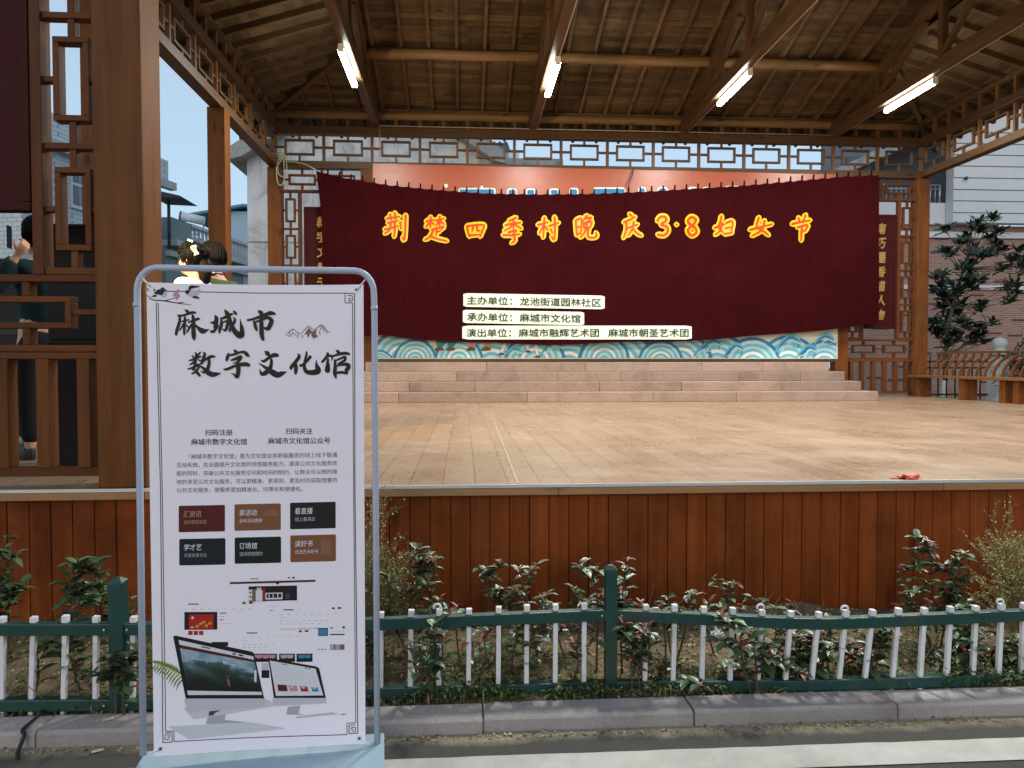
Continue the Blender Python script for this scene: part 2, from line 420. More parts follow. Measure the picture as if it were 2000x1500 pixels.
M['whiteplastic'] = plain('white_plastic', (.72,.73,.74), .4, .4, 0, .15, 20)
M['blueplastic'] = plain('pale_blue_plastic', (.38,.55,.66), .4, .4, 0, .2, 20)
M['paperscrap'] = plain('paper_scrap', (.60,.42,.33), .8, .2, 0, .2, 20)
M['cardscrap'] = plain('card_scrap', (.55,.45,.30), .8, .2, 0, .2, 20)
# ---------------------------------------------------------------- ground, road, kerb
mb = MB(); mb.grid(lambda u, v: (-160+320*u, -60+260*v, -.03), 8, 8); mb.build('ground', M['dirt'], kind='structure')
mb = MB(); mb.grid(lambda u, v: (-60+120*u, -30+33.165*v, 0), 2, 2); mb.build('road', M['road'], kind='structure')
mb = MB()
def linept(u, v):
    x = -40+80*u
    return (x, 2.80 + .168*v + (.0015*math.sin(x*9.1)+.0015*math.sin(x*23.7)+random.uniform(-.0012, .0012) if v > .5 else 0), .004)
mb.grid(linept, 1200, 1); mb.build('road_marking', M['line'], kind='structure')
mb = MB(); x = -14.0
JOINT = atz(945, 1440, .03).x
x = JOINT - .93*14
while x < 14:
    r = random.uniform(-.006, .006); z = .066 + random.uniform(-.003, .003)
    a, b = x+.0035, x+.93-.0035
    mb.prism([(a, 3.165+r, -.02), (a, 3.165+r, z-.012), (a, 3.178+r, z), (a, 3.315+r, z), (a, 3.315+r, -.02)], (b-a, 0, 0), random.random())
    x += .93
mb.box(-14, 14, 3.172, 3.31, -.02, .052, .3, 1)
mb.build('kerb', [M['kerb'], M['dirt']], bevel=.004, kind='structure')
def bedz(x, y):
    t = (y-3.3)/1.05
    n = .022*math.sin(x*3.1+y*2)+.014*math.sin(x*7.7-y*9)+.008*math.sin(x*17+y*23)
    return .05 + .075*max(0, min(1, t)) + n*max(0, min(1, t*3))
mb = MB(); mb.grid(lambda u, v: (-14+28*u, 3.29+1.02*v, bedz(-14+28*u, 3.29+1.02*v)), 280, 16); mb.build('planting_bed', M['dirt'], kind='structure')

# ---------------------------------------------------------------- pavilion with the stage
YF, YB = 4.46, 15.4              # front and rear column lines
XL, XR = -3.78, 9.77              # outer column lines
IL, IR = -1.93, 8.02             # inner columns
CW = .135                        # half a column
ZS = .885                        # stage floor
pav = thing('stage_pavilion', (2.8, 9.9, 0), 'open timber stage pavilion with lattice friezes, pitched board roof and raised wooden stage', 'pavilion')
mb = MB()
mb.box(-4.15, 9.85, 4.31, 15.9, ZS-.06, ZS, .5); mb.build('stage_floor', M['floor'], pav)
mb = MB(); mb.box(-4.1, 9.8, 4.40, 15.85, -.02, ZS-.063, .5); mb.build('stage_base', M['cornice'], pav)
mb = MB(); x = -4.1; k = 0
while x < 9.8:
    wd = .118 + random.uniform(-.003, .003)
    mb.box(x+.002, x+wd-.002, 4.345+random.uniform(-.002, .002), 4.385, .0, ZS-.062, random.random()); x += wd
mb.build('front_panel', M['panel'], pav, bevel=.0035)
mb = MB(); mb.box(-4.15, 9.85, 4.296, 4.309, ZS-.014, ZS+.004, .5); mb.build('edge_trim', M['trim'], pav)
mb = MB(); x = -4.15
while x < 9.8:
    mb.box(x+.001, x+2.35, 4.300, 4.34, ZS-.060, ZS-.016, random.random()); x += 2.352
mb.build('edge_board', M['trimwood'], pav, bevel=.003)
# the floor's two cover strips
mb = MB(); p, q = atz(962, 815, ZS), atz(1010, 942, ZS); mb.bar((p.x, p.y, ZS+.002), (q.x, 4.33, ZS+.002), .013, .004); mb.build('cover_strip', plain('dull_brass', (.36,.29,.20), .5, .4, .2), pav)
# stone steps
sx = at(1716, 780, 13.3).x
for k in range(4):
    mb = MB(); y0 = 13.3+.3*k; xr = sx-.165*k; xl = -2.35+.165*k; z0, z1 = ZS+.18*k+(.0 if k else .001), ZS+.18*(k+1)
    x = xl
    while x < xr-.01:
        L = random.choice([1.55, 1.9, 2.3, 1.2]); x2 = min(x+L, xr)
        if xr-x2 < .5: x2 = xr
        mb.box(x+.0015, x2-.0015, y0+random.uniform(0, .004), 15.85 if k == 3 else y0+.55, z0, z1, random.random()); x = x2
    if k < 3:
        mb.box(xl, xl+.3, y0+.56, 15.85, z0, z1); mb.box(xr-.3, xr, y0+.56, 15.85, z0, z1)
    mb.build('stone_step', M['step'], pav, bevel=.012)
mb = MB(); mb.box(IL+CW+.002, IR-CW-.002, 15.27, 15.45, ZS+.722, ZS+.80); mb.build('sill_beam', M['beam_x'], pav, bevel=.006)
# columns
mb = MB(); mb.box(-CW, CW, -CW, CW, 0, 5.52-ZS, .5)
mb.v = [v + Vector((IL, YF, ZS)) for v in mb.v]
col0 = mb.build('column', M['col'], pav, bevel=.012)
def column(x, y): dup(col0, Vector((x-IL, y-YF, 0)), pav)
for x, y in ((IR, YF), (XL, YF), (XR, YF), (XL, 8.1), (XR, 8.1), (XL, 11.9), (XR, 11.9), (XL, YB), (XR, YB), (IL, YB), (IR, YB)): column(x, y)
# friezes
def frieze(p, q, n, up=True):
    p, q = Vector(p), Vector(q); d = (q-p); L = d.length; d.normalize()
    ax = abs(d.x) > .5
    def bx(s0, s1, z0, z1, w): m_.bar(p+d*s0+Vector((0,0,(z0+z1)/2)), p+d*s1+Vector((0,0,(z0+z1)/2)), w, z1-z0, m=0)
    def vx(s, z0, z1, w, t): m_.bar(p+d*s+Vector((0,0,z0)), p+d*s+Vector((0,0,z1)), t, w, up=d, m=1)
    m_ = MB(); u = L/n; tk = .042
    bx(0, L, 5.52, 5.66, .19); bx(0, L, 6.20, 6.36, .15)
    for i in range(n+1): vx(i*u, 5.66, 6.20, .055, .065)
    for i in range(n):
        c = (i+.5)*u; rw = .30
        bx(c-rw, c+rw, 5.79, 5.79+tk, .05); bx(c-rw, c+rw, 6.07, 6.07+tk, .05)
        vx(c-rw+tk/2, 5.79+tk, 6.07, tk, .05); vx(c+rw-tk/2, 5.79+tk, 6.07, tk, .05)
        vx(c, 5.66, 5.79, tk, .045); vx(c, 6.07+tk, 6.20, tk, .045)
        bx(i*u+.028, c-rw, 5.93, 5.93+tk, .045); bx(c+rw, (i+1)*u-.028, 5.93, 5.93+tk, .045)
    for i in range(2*n+1): vx(i*u/2, 6.36, 6.66, .06, .06)
    bx(0, L, 6.66, 6.74, .10)
    return m_.build('lattice_frieze', [M['beam_x'] if ax else M['beam_y'], M['beam_z']], pav)
frieze((XL, YB, 0), (XR, YB, 0), 14); frieze((XL, YF, 0), (XL, YB, 0), 12); frieze((XR, YF, 0), (XR, YB, 0), 12); frieze((XL, YF, 0), (XR, YF, 0), 14)
# lattice screens of the four narrow bays
def screen(x0, x1, Y):
    m_ = MB(); yy = (Y-.04, Y+.04); W = x1-x0
    def hb(a, b, z0, z1, d=.04): m_.box(a, b, Y-d, Y+d, z0, z1, random.random(), 0)
    def vb(a, b, z0, z1, d=.04): m_.box(a, b, Y-d, Y+d, z0, z1, random.random(), 1)
    hb(x0, x1, .945, .995); n = round(W/.235)
    for i in range(n):
        c = x0 + W*(i+.5)/n; vb(c-.036, c+.036, .995, 1.62, .05)
    hb(x0, x1, 1.62, 1.657, .05); hb(x0, x1, 1.661, 1.70, .05)
    hb(x0, x1, 2.06, 2.10, .05)
    for i in range(2):                                # two long loops between the rails
        c = x0 + W*(.27+.46*i); rw = .25
        hb(c-rw, c+rw, 1.795, 1.83); hb(c-rw, c+rw, 1.945, 1.98); vb(c-rw, c-rw+.036, 1.83, 1.945); vb(c+rw-.036, c+rw, 1.83, 1.945)
        vb(c-.022, c+.022, 1.70, 1.795); vb(c-.022, c+.022, 1.98, 2.06)
        if i == 0: hb(x0, c-rw, 1.875, 1.905, .03); hb(c+rw, c+W*.46-rw, 1.875, 1.905, .03)
        else: hb(c+rw, x1, 1.875, 1.905, .03)
    hb(x0, x1, 5.04, 5.09, .05)
    for i in range(2):                                # loops along the top
        c = x0 + W*(.25+.5*i); rw = .27
        hb(c-rw, c+rw, 5.19, 5.226); hb(c-rw, c+rw, 5.37, 5.406); vb(c-rw, c-rw+.036, 5.226, 5.37); vb(c+rw-.036, c+rw, 5.226, 5.37)
        vb(c-.02, c+.02, 5.09, 5.19); vb(c-.02, c+.02, 5.406, 5.52)
        hb(c-rw-.13 if i else x0, c-rw, 5.28, 5.316, .03); hb(c+rw, x1 if i else c+rw+.10, 5.28, 5.316, .03)
    vb((x0+x1)/2-.025, (x0+x1)/2+.025, 5.09, 5.52)
    for s in (0, 1):                                  # stile and the chain of tall loops beside each column
        sx_ = x0+.345 if s == 0 else x1-.345
        vb(sx_-.03, sx_+.03, 2.10, 5.04, .055)
        a, b = (x0, sx_-.03) if s == 0 else (sx_+.03, x1)
        c = (a+b)/2; u = (5.04-2.10)/4
        hb(a, b, 2.102, 2.142, .045)
        for k in range(4):
            z = 2.10+u*k
            lo, hi = z+.14, z+u-.12
            if k: hb(a, b, z-.018, z+.018, .035)
            vb(c-.02, c+.02, z+(.018 if k else .042), lo, .03); vb(c-.02, c+.02, hi, z+u-(.018 if k < 3 else 0), .03)
            hb(c-.10, c+.10, lo, lo+.034); hb(c-.10, c+.10, hi-.034, hi); vb(c-.10, c-.066, lo+.034, hi-.034); vb(c+.066, c+.10, lo+.034, hi-.034)
            zm = (lo+hi)/2; hb(a, c-.10, zm-.016, zm+.016, .03); hb(c+.10, b, zm-.016, zm+.016, .03)
    return m_.build('lattice_screen', [M['lattice_x'], M['lattice_z']], pav, bevel=.004)
screen(XL+CW, IL-CW, YF); screen(XL+CW, IL-CW, YB); screen(IR+CW, XR-CW, YB); screen(IR+CW, XR-CW, YF)

# roof: rear slope, front slope, two hipped sides with a small gable above each
ZP, SL = 6.80, .30
YR = (YF+YB)/2
GX0, GX1 = IL, IR
def zr(y): return ZP + SL*(YB-y) if y > YR else ZP + SL*(y-YF)
def zl(x): return ZP + SL*(x-XL) if x < 2 else ZP + SL*(XR-x)
HY = YB-(GX0-XL); HYF = YF+(GX0-XL)
def hipx0(y): return min(GX0, XL-(y-YB)) if y > YR else min(GX0, XL-(YF-y))
def hipx1(y): return max(GX1, XR+(y-YB)) if y > YR else max(GX1, XR+(YF-y))
for side in (1, -1):
    mb = MB(); y = YB+1.0 if side > 0 else YF-1.0
    while (y-YR)*side > .02:
        y2 = y - .135*side
        x = hipx0((y+y2)/2); xe = hipx1((y+y2)/2)
        while x < xe-.01:
            x2 = min(x+random.choice([1.5, 2.0, 2.5, 3.0, 1.0]), xe); t = random.random(); dz = random.uniform(0, .004)
            ya, yb = y, y2+.006*side
            p = [(x+.003, ya, zr(ya)+dz), (x2-.003, ya, zr(ya)+dz), (x2-.003, yb, zr(yb)+dz), (x+.003, yb, zr(yb)+dz)]
            mb.quad(*(p if side < 0 else p[::-1]), t); x = x2
        y = y2
    mb.build('roof_boards', M['deck_x'], pav)
for side in (0, 1):
    mb = MB(); x = XL-1.0 if side == 0 else XR+1.0; sg = 1 if side == 0 else -1
    while (x-(GX0 if side == 0 else GX1))*sg < -.02:
        x2 = x+.135*sg; e = (GX0-x)*1 if side == 0 else (x-GX1)
        y = HYF-e; ye = HY+e
        while y < ye-.01:
            y2 = min(y+random.choice([1.5, 2.0, 2.5, 1.0]), ye); t = random.random(); xb = x2-.006*sg
            p = [(x, y+.003, zl(x)), (x, y2-.003, zl(x)), (xb, y2-.003, zl(xb)), (xb, y+.003, zl(xb))]
            mb.quad(*p, t); y = y2
        x = x2
    g = GX0 if side == 0 else GX1
    mb.poly([(g, HYF, zl(GX0 if side == 0 else GX1)), (g, HY, zl(g)), (g, YR, zr(YR))], .3)
    mb.build('hip_boards', M['deck_y'], pav)
mb = MB()                                            # tiled outer skin
def o3(p, up): return (p[0], p[1], p[2]+up)
for side in (1, -1):
    ye = YB+1.02 if side > 0 else YF-1.02; yh = HY if side > 0 else HYF
    pts = [(XL-1.02, ye, zr(ye)), (XR+1.02, ye, zr(ye)), (GX1, yh, zr(yh)), (GX1, YR, zr(YR)), (GX0, YR, zr(YR)), (GX0, yh, zr(yh))]
    mb.prism([o3(p, .03) for p in pts], (0, 0, .09))
for g, e in ((GX0, XL-1.02), (GX1, XR+1.02)):
    mb.prism([(e, YF-1.02, zl(e)+.03), (e, YB+1.02, zl(e)+.03), (g, HY, zl(g)+.03), (g, HYF, zl(g)+.03)], (0, 0, .09))
mb.build('roof_tiles', M['roofout'], pav)
# rafters
def rafter(x, y0, y1, mat='rafter_y'):
    m_ = MB(); m_.bar((x, y0, zr(y0)-.05), (x, y1, zr(y1)-.05), .055, .09, tone=random.random()); m_.build('rafter', M[mat], pav)
x = XL-.85
while x < XR+.9:
    top = YR+.05
    if x < GX0: top = YB-(x-XL)
    if x > GX1: top = YB+(x-XR)
    if YB+.95-top > .15: rafter(x+random.uniform(-.015, .015), YB+.95, top)
    x += .503
for side in (0, 1):
    y = YF+.1 if side == 0 else YF+2.0
    while y < YB+.9:
        e = XL-.95 if side == 0 else XR+.95
        lim = GX0 if side == 0 else GX1
        if y > HY: lim = (XL-(y-YB)) if side == 0 else (XR+(y-YB))
        if y < HYF: lim = (XL+(y-YF)) if side == 0 else (XR-(y-YF))
        if abs(lim-e) > .2:
            m_ = MB(); m_.bar((e, y, zl(e)-.05), (lim, y, zl(lim)-.05), .07, .10, tone=random.random()); m_.build('rafter', M['rafter_x'], pav)
        y += .50
for (a, b) in (((XL, YB), (GX0, HY)), ((XR, YB), (GX1, HY)), ((XL, YF), (GX0, HYF)), ((XR, YF), (GX1, HYF))):
    sx_ = -1 if a[0] < 2 else 1; sy = 1 if a[1] > YR else -1
    m_ = MB(); e = (a[0]+sx_*.95, a[1]+sy*.95); m_.bar((e[0], e[1], zr(a[1])-.3*.95-.09), (b[0], b[1], zl(b[0])-.09), .10, .14); m_.build('hip_rafter', M['rafter_y'], pav)
for y, r in ((YB-.02, .085), (13.6, .095), (11.75, .095), (YR, .1), (8.1, .095), (6.25, .095), (YF+.02, .085)):
    m_ = MB(); zc = zr(y)-.10-r
    xa, xb = (XL, XR) if y in (YB-.02, YF+.02) else (GX0-.1, GX1+.1)
    n = 14; m_.tube([(xa+(xb-xa)*i/n, y+random.uniform(-.008, .008), zc+random.uniform(-.008, .008)) for i in range(n+1)], [r*random.uniform(.93, 1.05) for i in range(n+1)], 12)
    m_.build('purlin', M['log'], pav)
# trusses
TX = [-1.76, 1.42, 4.58, 7.80]
tr0 = None
for x in TX:
    if tr0 is None:
        m_ = MB(); zc = 6.47
        m_.bar((x, YF-.1, zc), (x, YB+.1, zc), .15, .21, tone=.5)
        zt = lambda y: zr(y)-.30
        m_.bar((x, YB-.1, zt(YB-.1)), (x, YR, zt(YR)), .13, .17, tone=.35); m_.bar((x, YF+.1, zt(YF+.1)), (x, YR, zt(YR)), .13, .17, tone=.35)
        for y in (13.6, 11.75, YR, 8.1, 6.25): m_.bar((x, y, zc+.105), (x, y, zt(y)-.08), .11, .12, up=(0,1,0), tone=.45)
        for a, b in ((13.55, 12.2), (11.75, YR+.1), (8.1, YR-.1), (6.3, 7.6)):
            m_.bar((x, a, zc+.14), (x, b, zt(b)-.10), .09, .09, tone=.55)
        tr0 = m_.build('roof_truss', M['beam_y'], pav, bevel=.008)
    else: dup(tr0, Vector((x-TX[0], 0, 0)), pav)

# ---------------------------------------------------------------- lamps
TUBE_W = 120
def tubelamp(x, y, label, power=None):
    t = thing('fluorescent_lamp', (x, y, 6.33), label, 'lamp', 'fluorescent lamps under the roof trusses')
    m_ = MB(); m_.box(x-.036, x+.036, y, y+1.50, 6.325, 6.36, .5); m_.build('lamp_housing', M['tubewhite'], t, bevel=.006)
    for yy in (y+.015, y+1.46):
        m_ = MB(); m_.box(x-.045, x+.045, yy, yy+.022, 6.235, 6.324, .5); m_.build('lamp_socket', M['tubewhite'], t, bevel=.004)
    for dx in (-.03, .03):
        m_ = MB(); m_.tube([(x+dx, y+.038, 6.268), (x+dx, y+1.459, 6.268)], .021, 10); m_.build('lit_tube', M['tube'], t)
    ld = bpy.data.lights.new('lamp_light', 'AREA'); ld.shape = 'RECTANGLE'; ld.size = .08; ld.size_y = 1.2; ld.energy = power or TUBE_W; ld.color = (1, .985, .90)
    lo = bpy.data.objects.new('lamp_light', ld); COL.objects.link(lo); lo.parent = t; lo.location = (0, .75, -.09)
YL = [11.35, 11.6, 11.85, 12.0]
for i, x in enumerate(TX):
    tubelamp(x+(-.06 if i == 0 else .06), YL[i], ['lit fluorescent tube lamp under the leftmost roof truss', 'lit fluorescent tube lamp second from left under a roof truss',
             'lit fluorescent tube lamp third from left under a roof truss', 'lit fluorescent tube lamp under the rightmost roof truss'][i])
for i in (1, 2, 3):
    tubelamp(TX[i]+.06, 5.6, ['', 'lit fluorescent tube lamp second truss near the stage front', 'lit fluorescent tube lamp third truss near the stage front', 'lit fluorescent tube lamp rightmost truss near the stage front'][i], 180)
ct = thing('lamp_conduit', (TX[1], YB-.12, 6.37), 'thin pale cable conduit running along trusses and over the rear frieze', 'conduit')
m_ = MB()
for x in TX[1:]: m_.tube([(x+.085, YF, 6.375), (x+.085, YB-.12, 6.375)], .011, 6)
m_.tube([(TX[0]+.085, YB-.13, 6.375), (TX[3]+.085, YB-.13, 6.375)], .012, 6)
m_.tube([(TX[0]+.085, YB-.13, 6.375), (TX[0]+.085, YB-.13, 5.75)], .011, 6)
m_.build('conduit_run', M['conduit'], ct)
# ---------------------------------------------------------------- text and print tools
def ink(name, c, rough=.55):
    m, nt, b = newmat(name, rough, .3); b.inputs['Base Color'].default_value = c4(c); return m
_tg = {}
def text_geo(s, bevel=0.0, shear=0.0, res=3):
    k = (s, bevel, shear, res)
    if k in _tg: return _tg[k]
    c = bpy.data.curves.new('t', 'FONT'); c.body = s; c.resolution_u = res; c.shear = shear
    c.bevel_depth = bevel; c.bevel_resolution = 3
    o = bpy.data.objects.new('t', c); COL.objects.link(o); bpy.context.view_layer.update()
    dg = bpy.context.evaluated_depsgraph_get()
    me = bpy.data.meshes.new_from_object(o.evaluated_get(dg))
    v = [tuple(q.co) for q in me.vertices]; f = [tuple(p.vertices) for p in me.polygons]
    bpy.data.objects.remove(o); bpy.data.curves.remove(c); bpy.data.meshes.remove(me)
    xs = [q[0] for q in v]; ys = [q[1] for q in v]
    _tg[k] = (v, f, min(xs), max(xs), min(ys), max(ys)); return _tg[k]
def put_text(mb, s, box, fn, lift, m=0, bevel=0.0, shear=0.0, zs=.0, slope=0.0, warp=None, res=3):
    """lay a string into the pixel box (x0,y0,x1,y1) of a flat print; fn(px,py,lift) is the print's own surface"""
    v, f, a, b, c, d = text_geo(s, bevel, shear, res); x0, y0, x1, y1 = box
    out = []
    for q in v:
        u = (q[0]-a)/(b-a); t = (q[1]-c)/(d-c)
        if warp: u, t = warp(u, t)
        px = x0+u*(x1-x0); py = y1+t*(y0-y1) + slope*(px-x0)
        out.append(fn(px, py, lift+q[2]*zs))
    mb.add(out, f, .5, m)
def spline(pts, n=5):
    P = [Vector(p) for p in pts]; out = []
    for i in range(len(P)-1):
        a, b, c, d = P[max(i-1,0)], P[i], P[i+1], P[min(i+2,len(P)-1)]
        for k in range(n):
            t = k/n; out.append(.5*((2*b)+(c-a)*t+(2*a-5*b+4*c-d)*t*t+(3*b-a-3*c+d)*t**3))
    return out+[P[-1]]
def stroke(mb, pts, fn, lift, m=0, n=5, cap=True):
    """a brush stroke: pts are (px, py, width px)"""
    P = spline([Vector(p) for p in pts], n) if len(pts) > 2 else [Vector(p) for p in pts]
    L, Rr = [], []
    for i, p in enumerate(P):
        d = P[min(i+1,len(P)-1)]-P[max(i-1,0)]; d = Vector((d.x, d.y)); d = d.normalized() if d.length > 1e-6 else Vector((1,0))
        nn = Vector((-d.y, d.x))*max(p.z, .05)/2; q = Vector((p.x, p.y)); L.append(q+nn); Rr.append(q-nn)
    vs_ = [fn(q.x, q.y, lift) for q in L]+[fn(q.x, q.y, lift) for q in Rr]; k = len(P)
    mb.add(vs_, [(i, i+1, k+i+1, k+i) for i in range(k-1)], .5, m)
    if cap:
        for e, s in ((0, -1), (-1, 1)):
            p = P[e]; d = (P[-1]-P[-2]) if e else (P[1]-P[0]); d = Vector((d.x, d.y))
            if d.length < 1e-6: continue
            d.normalize(); a0 = math.atan2(d.y, d.x) + (0 if e else math.pi); r = p.z/2
            pts2 = [fn(p.x+r*.8*math.cos(a0+a), p.y+r*.8*math.sin(a0+a), lift) for a in [math.pi*(-.5+k2/5) for k2 in range(6)]]
            mb.poly(pts2, .5, m)
def line(mb, pts, w, fn, lift, m=0):
    q = []
    for (x0, y0), (x1, y1) in zip(pts, pts[1:]):
        k = max(1, int(math.hypot(x1-x0, y1-y0)/25)); q.append([(x0+(x1-x0)*i/k, y0+(y1-y0)*i/k, w) for i in range(k+1)])
    for c in q: stroke(mb, c, fn, lift, m, 1, False)
def rect(mb, x0, y0, x1, y1, fn, lift, m=0, slope=0, r=0, tone=.5):
    if r:
        c = []
        for cx, cy, a0 in ((x1-r, y0+r, -90), (x1-r, y1-r, 0), (x0+r, y1-r, 90), (x0+r, y0+r, 180)):
            for k in range(4): a = R(a0+30*k); c.append((cx+r*math.cos(a), cy+r*math.sin(a)))
    else: c = [(x0, y0), (x1, y0), (x1, y1), (x0, y1)]
    if not r and x1-x0 > 45:
        k = int((x1-x0)/22)+1; w_ = (x1-x0)/k
        for i in range(k): mb.poly([fn(x, y+slope*(x-x0), lift) for x, y in ((x0+w_*i, y0), (x0+w_*(i+1), y0), (x0+w_*(i+1), y1), (x0+w_*i, y1))], tone, m)
        return
    mb.poly([fn(x, y+slope*(x-x0), lift) for x, y in c], tone, m)
def disc(mb, x, y, r, fn, lift, m=0, n=12, ry=None): mb.poly([fn(x+r*math.cos(2*math.pi*k/n), y+(ry or r)*math.sin(2*math.pi*k/n), lift) for k in range(n)], .5, m)

# ---------------------------------------------------------------- the poster and its stand
PA, PB = at(296, 1000, 2.88), at(712, 1000, 2.965)
PD = Vector((PB.x-PA.x, PB.y-PA.y, 0)).normalized(); PN = Vector((PD.y, -PD.x, 0))    # PN faces the camera
def plane_pt(px, py, off=0):
    d = ray(px, py); k = (PA-C0+PN*off).dot(PN)/d.dot(PN); return C0+d*k
def poster_pt(px, py, lift=0):
    u = (px-290)/422; v = (py-553)/905
    b = .004*math.sin(math.pi*min(1,max(0,v)))*math.sin(math.pi*min(1,max(0,u)))
    b += .004*math.sin(u*7+1)*max(0, v-.86)/.14 if v > .86 else 0
    b += .004*math.sin(u*5)*max(0, .08-v)/.08 if v < .08 else 0
    return plane_pt(px, py, .0)+PN*(.012+b+lift)
st = thing('banner_stand', (PA.lerp(PB, .5).x, PA.lerp(PB, .5).y, 0), 'blue grey tubular metal stand on a pale base plate holding the poster', 'stand')
def fr(px, py): return plane_pt(px, py, -.012)
pts = [fr(280, 1474), fr(274, 1000), fr(268, 585)]
for a in range(0, 91, 15): pts.append(fr(306-38*math.cos(R(a)), 566-43*math.sin(R(a))))
for a in range(90, -1, -15): pts.append(fr(692+38*math.cos(R(a)), 572-43*math.sin(R(a))))
pts += [fr(731, 600), fr(734, 1000), fr(737, 1462)]
m_ = MB(); m_.tube(pts, .0125, 14); m_.build('tube_frame', M['frame'], st)
for px, py, qx, qy in ((266.8, 592, 266.9, 600), (730.8, 598, 730.9, 606)):
    m_ = MB(); m_.tube([fr(px, py), fr(qx, qy)], .0137, 14); m_.build('tube_joint', M['frame'], st)
bl, br = fr(280, 1474), fr(737, 1462)
A_, B_ = Vector((bl.x, bl.y, 0))-PD*.022, Vector((br.x, br.y, 0))+PD*.028
m_ = MB(); back, front = -PN*.085, PN*.33
m_.hexa([A_+front, B_+front, B_+back, A_+back] + [p+Vector((0,0,.064)) for p in (A_+front, B_+front, B_+back, A_+back)], .5)
m_.build('base_plate', M['base'], st, bevel=.006)
for e, (px, py), (qx, qy) in ((0, (296, 560), (276, 541)), (1, (698, 566), (714, 545)), (2, (312, 1461), (284, 1470)), (3, (703, 1440), (734, 1456))):
    m_ = MB(); m_.tube([poster_pt(px, py, .002), poster_pt((px+qx)/2, (py+qy)/2, 0), fr(qx, qy)], .0035, 6); m_.build('poster_tie', M['whiteplastic'], st)

IK = [ink('ink_dark_brown', (.028,.015,.011)), ink('ink_maroon', (.10,.012,.014)), ink('ink_grey', (.06,.055,.06)), ink('ink_brown_card', (.23,.085,.038)),
      ink('ink_navy', (.008,.014,.020)), ink('ink_black', (.012,.011,.012)), ink('ink_white', (.72,.69,.74)), ink('ink_gold', (.45,.30,.16)),
      ink('ink_red', (.45,.02,.015)), ink('ink_pink', (.60,.25,.30)), ink('ink_blue', (.06,.22,.42)), ink('ink_silver', (.42,.40,.44)),
      ink('ink_light_grey', (.56,.53,.58)), ink('ink_green', (.16,.24,.05)), ink('ink_yellow', (.75,.50,.06)), ink('ink_card_black', (.020,.012,.016)), ink('ink_orange_line', (.55,.30,.12)),
      ink('ink_tan', (.25,.12,.07)), ink('ink_pale_shadow', (.62,.585,.635)), ink('ink_card_green_black', (.008,.012,.011))]
BROWN, MAROON, GREY, CARD, NAVY, BLACK, WHITE, GOLD, RED, PINK, BLUE, SILVER, LGREY, GREEN, YELLOW, CBLACK, OLINE, TAN, PSH, CGREEN = range(20)
po = MB()
def shp(u, v):
    x = (288+15*v) + u*((710+4*v)-(288+15*v)); y0 = 552+4*u + 3*math.sin(math.pi*u); y1 = 1472-22*u - 3*math.sin(u*9)*(u-.3)
    return poster_pt(x, y0+v*(y1-y0))
po.grid(shp, 40, 80)
poster = po.build('event_poster', M['paper'], None, origin=(PA.x, PA.y, 0), label='tall white vinyl poster with brown brush lettering and computer pictures, tied in the stand', cat='poster')
PO = poster_pt
def printed(name): return MB()
def done(mb, name): return mb.build(name, IK, poster)
# grommets
for px, py in ((696, 566), (300+4, 567), (316, 1458), (702, 1438)):
    g = MB(); c = PO(px, py, .001)
    nn = PN; g.tube([c, c+nn*.002], .0075, 12, m=0); g.tube([c+nn*.002, c+nn*.0024], .004, 10, m=1); g.build('grommet', [M['bolt'], IK[BLACK]], poster)
# ruled border with fretted corners
b_ = MB(); L1 = .0008
line(b_, [(307, 592), (315.5, 960), (320, 1424)], 1.6, PO, L1); line(b_, [(311, 592), (319, 960), (325.6, 1424)], 1.4, PO, L1)
line(b_, [(688.7, 592), (691, 960), (695, 1408)], 1.4, PO, L1); line(b_, [(692.8, 574), (693.5, 960), (699, 1410)], 1.6, PO, L1)
line(b_, [(309, 569), (500, 573), (674, 573)], 1.5, PO, L1); line(b_, [(342, 1444), (678, 1431)], 1.5, PO, L1)
line(b_, [(692.8, 574), (674, 573), (674, 592), (688.7, 592)], 1.5, PO, L1)
line(b_, [(679, 577.5), (688.3, 578), (688.5, 588), (682, 588), (682, 583), (685.5, 583)], 1.5, PO, L1)
line(b_, [(320, 1424), (320.5, 1446), (338.5, 1445), (338, 1427), (325.6, 1427)], 1.6, PO, L1)
line(b_, [(342, 1444), (342, 1424), (325, 1424)], 1.4, PO, L1)
line(b_, [(333, 1440), (324.5, 1440.5), (324.5, 1431), (333.5, 1431), (333.5, 1436), (329, 1436)], 1.5, PO, L1)
line(b_, [(699, 1410), (699, 1428), (682, 1429), (682, 1413), (694, 1412)], 1.6, PO, L1); line(b_, [(678, 1431), (678, 1409), (695, 1408)], 1.4, PO, L1)
line(b_, [(687, 1424.5), (694.5, 1424), (694.5, 1416.5), (687, 1417), (687, 1421), (690.5, 1421)], 1.5, PO, L1)
done(b_, 'border_print')
# plum branch and two birds
b_ = MB()
stroke(b_, [(289, 577, 1), (300, 586, 2), (322, 588, 2.2), (345, 592, 2), (376, 596, .8)], PO, .0008, BROWN)
stroke(b_, [(322, 588, 1.6), (338, 584, 1.2), (348, 580, .8)], PO, .0009, BROWN); stroke(b_, [(345, 592, 1.4), (362, 591, .7)], PO, .001, BROWN)
stroke(b_, [(352, 594, 1), (358, 590, .6)], PO, .001, BROWN)
for x, y, r in ((346, 572, 4), (350, 578, 3.5), (343, 577, 3), (347, 583, 3), (290, 566, 3), (303, 565, 3), (350, 568, 2.5)): disc(b_, x, y, r, PO, .0012+.0001*r, PINK)
stroke(b_, [(304, 573, 3), (313, 571, 11), (321, 572, 10), (326, 567, 3)], PO, .0018, CBLACK); stroke(b_, [(318, 580, 3), (324, 576, 7), (325, 570, 3)], PO, .0021, LGREY)
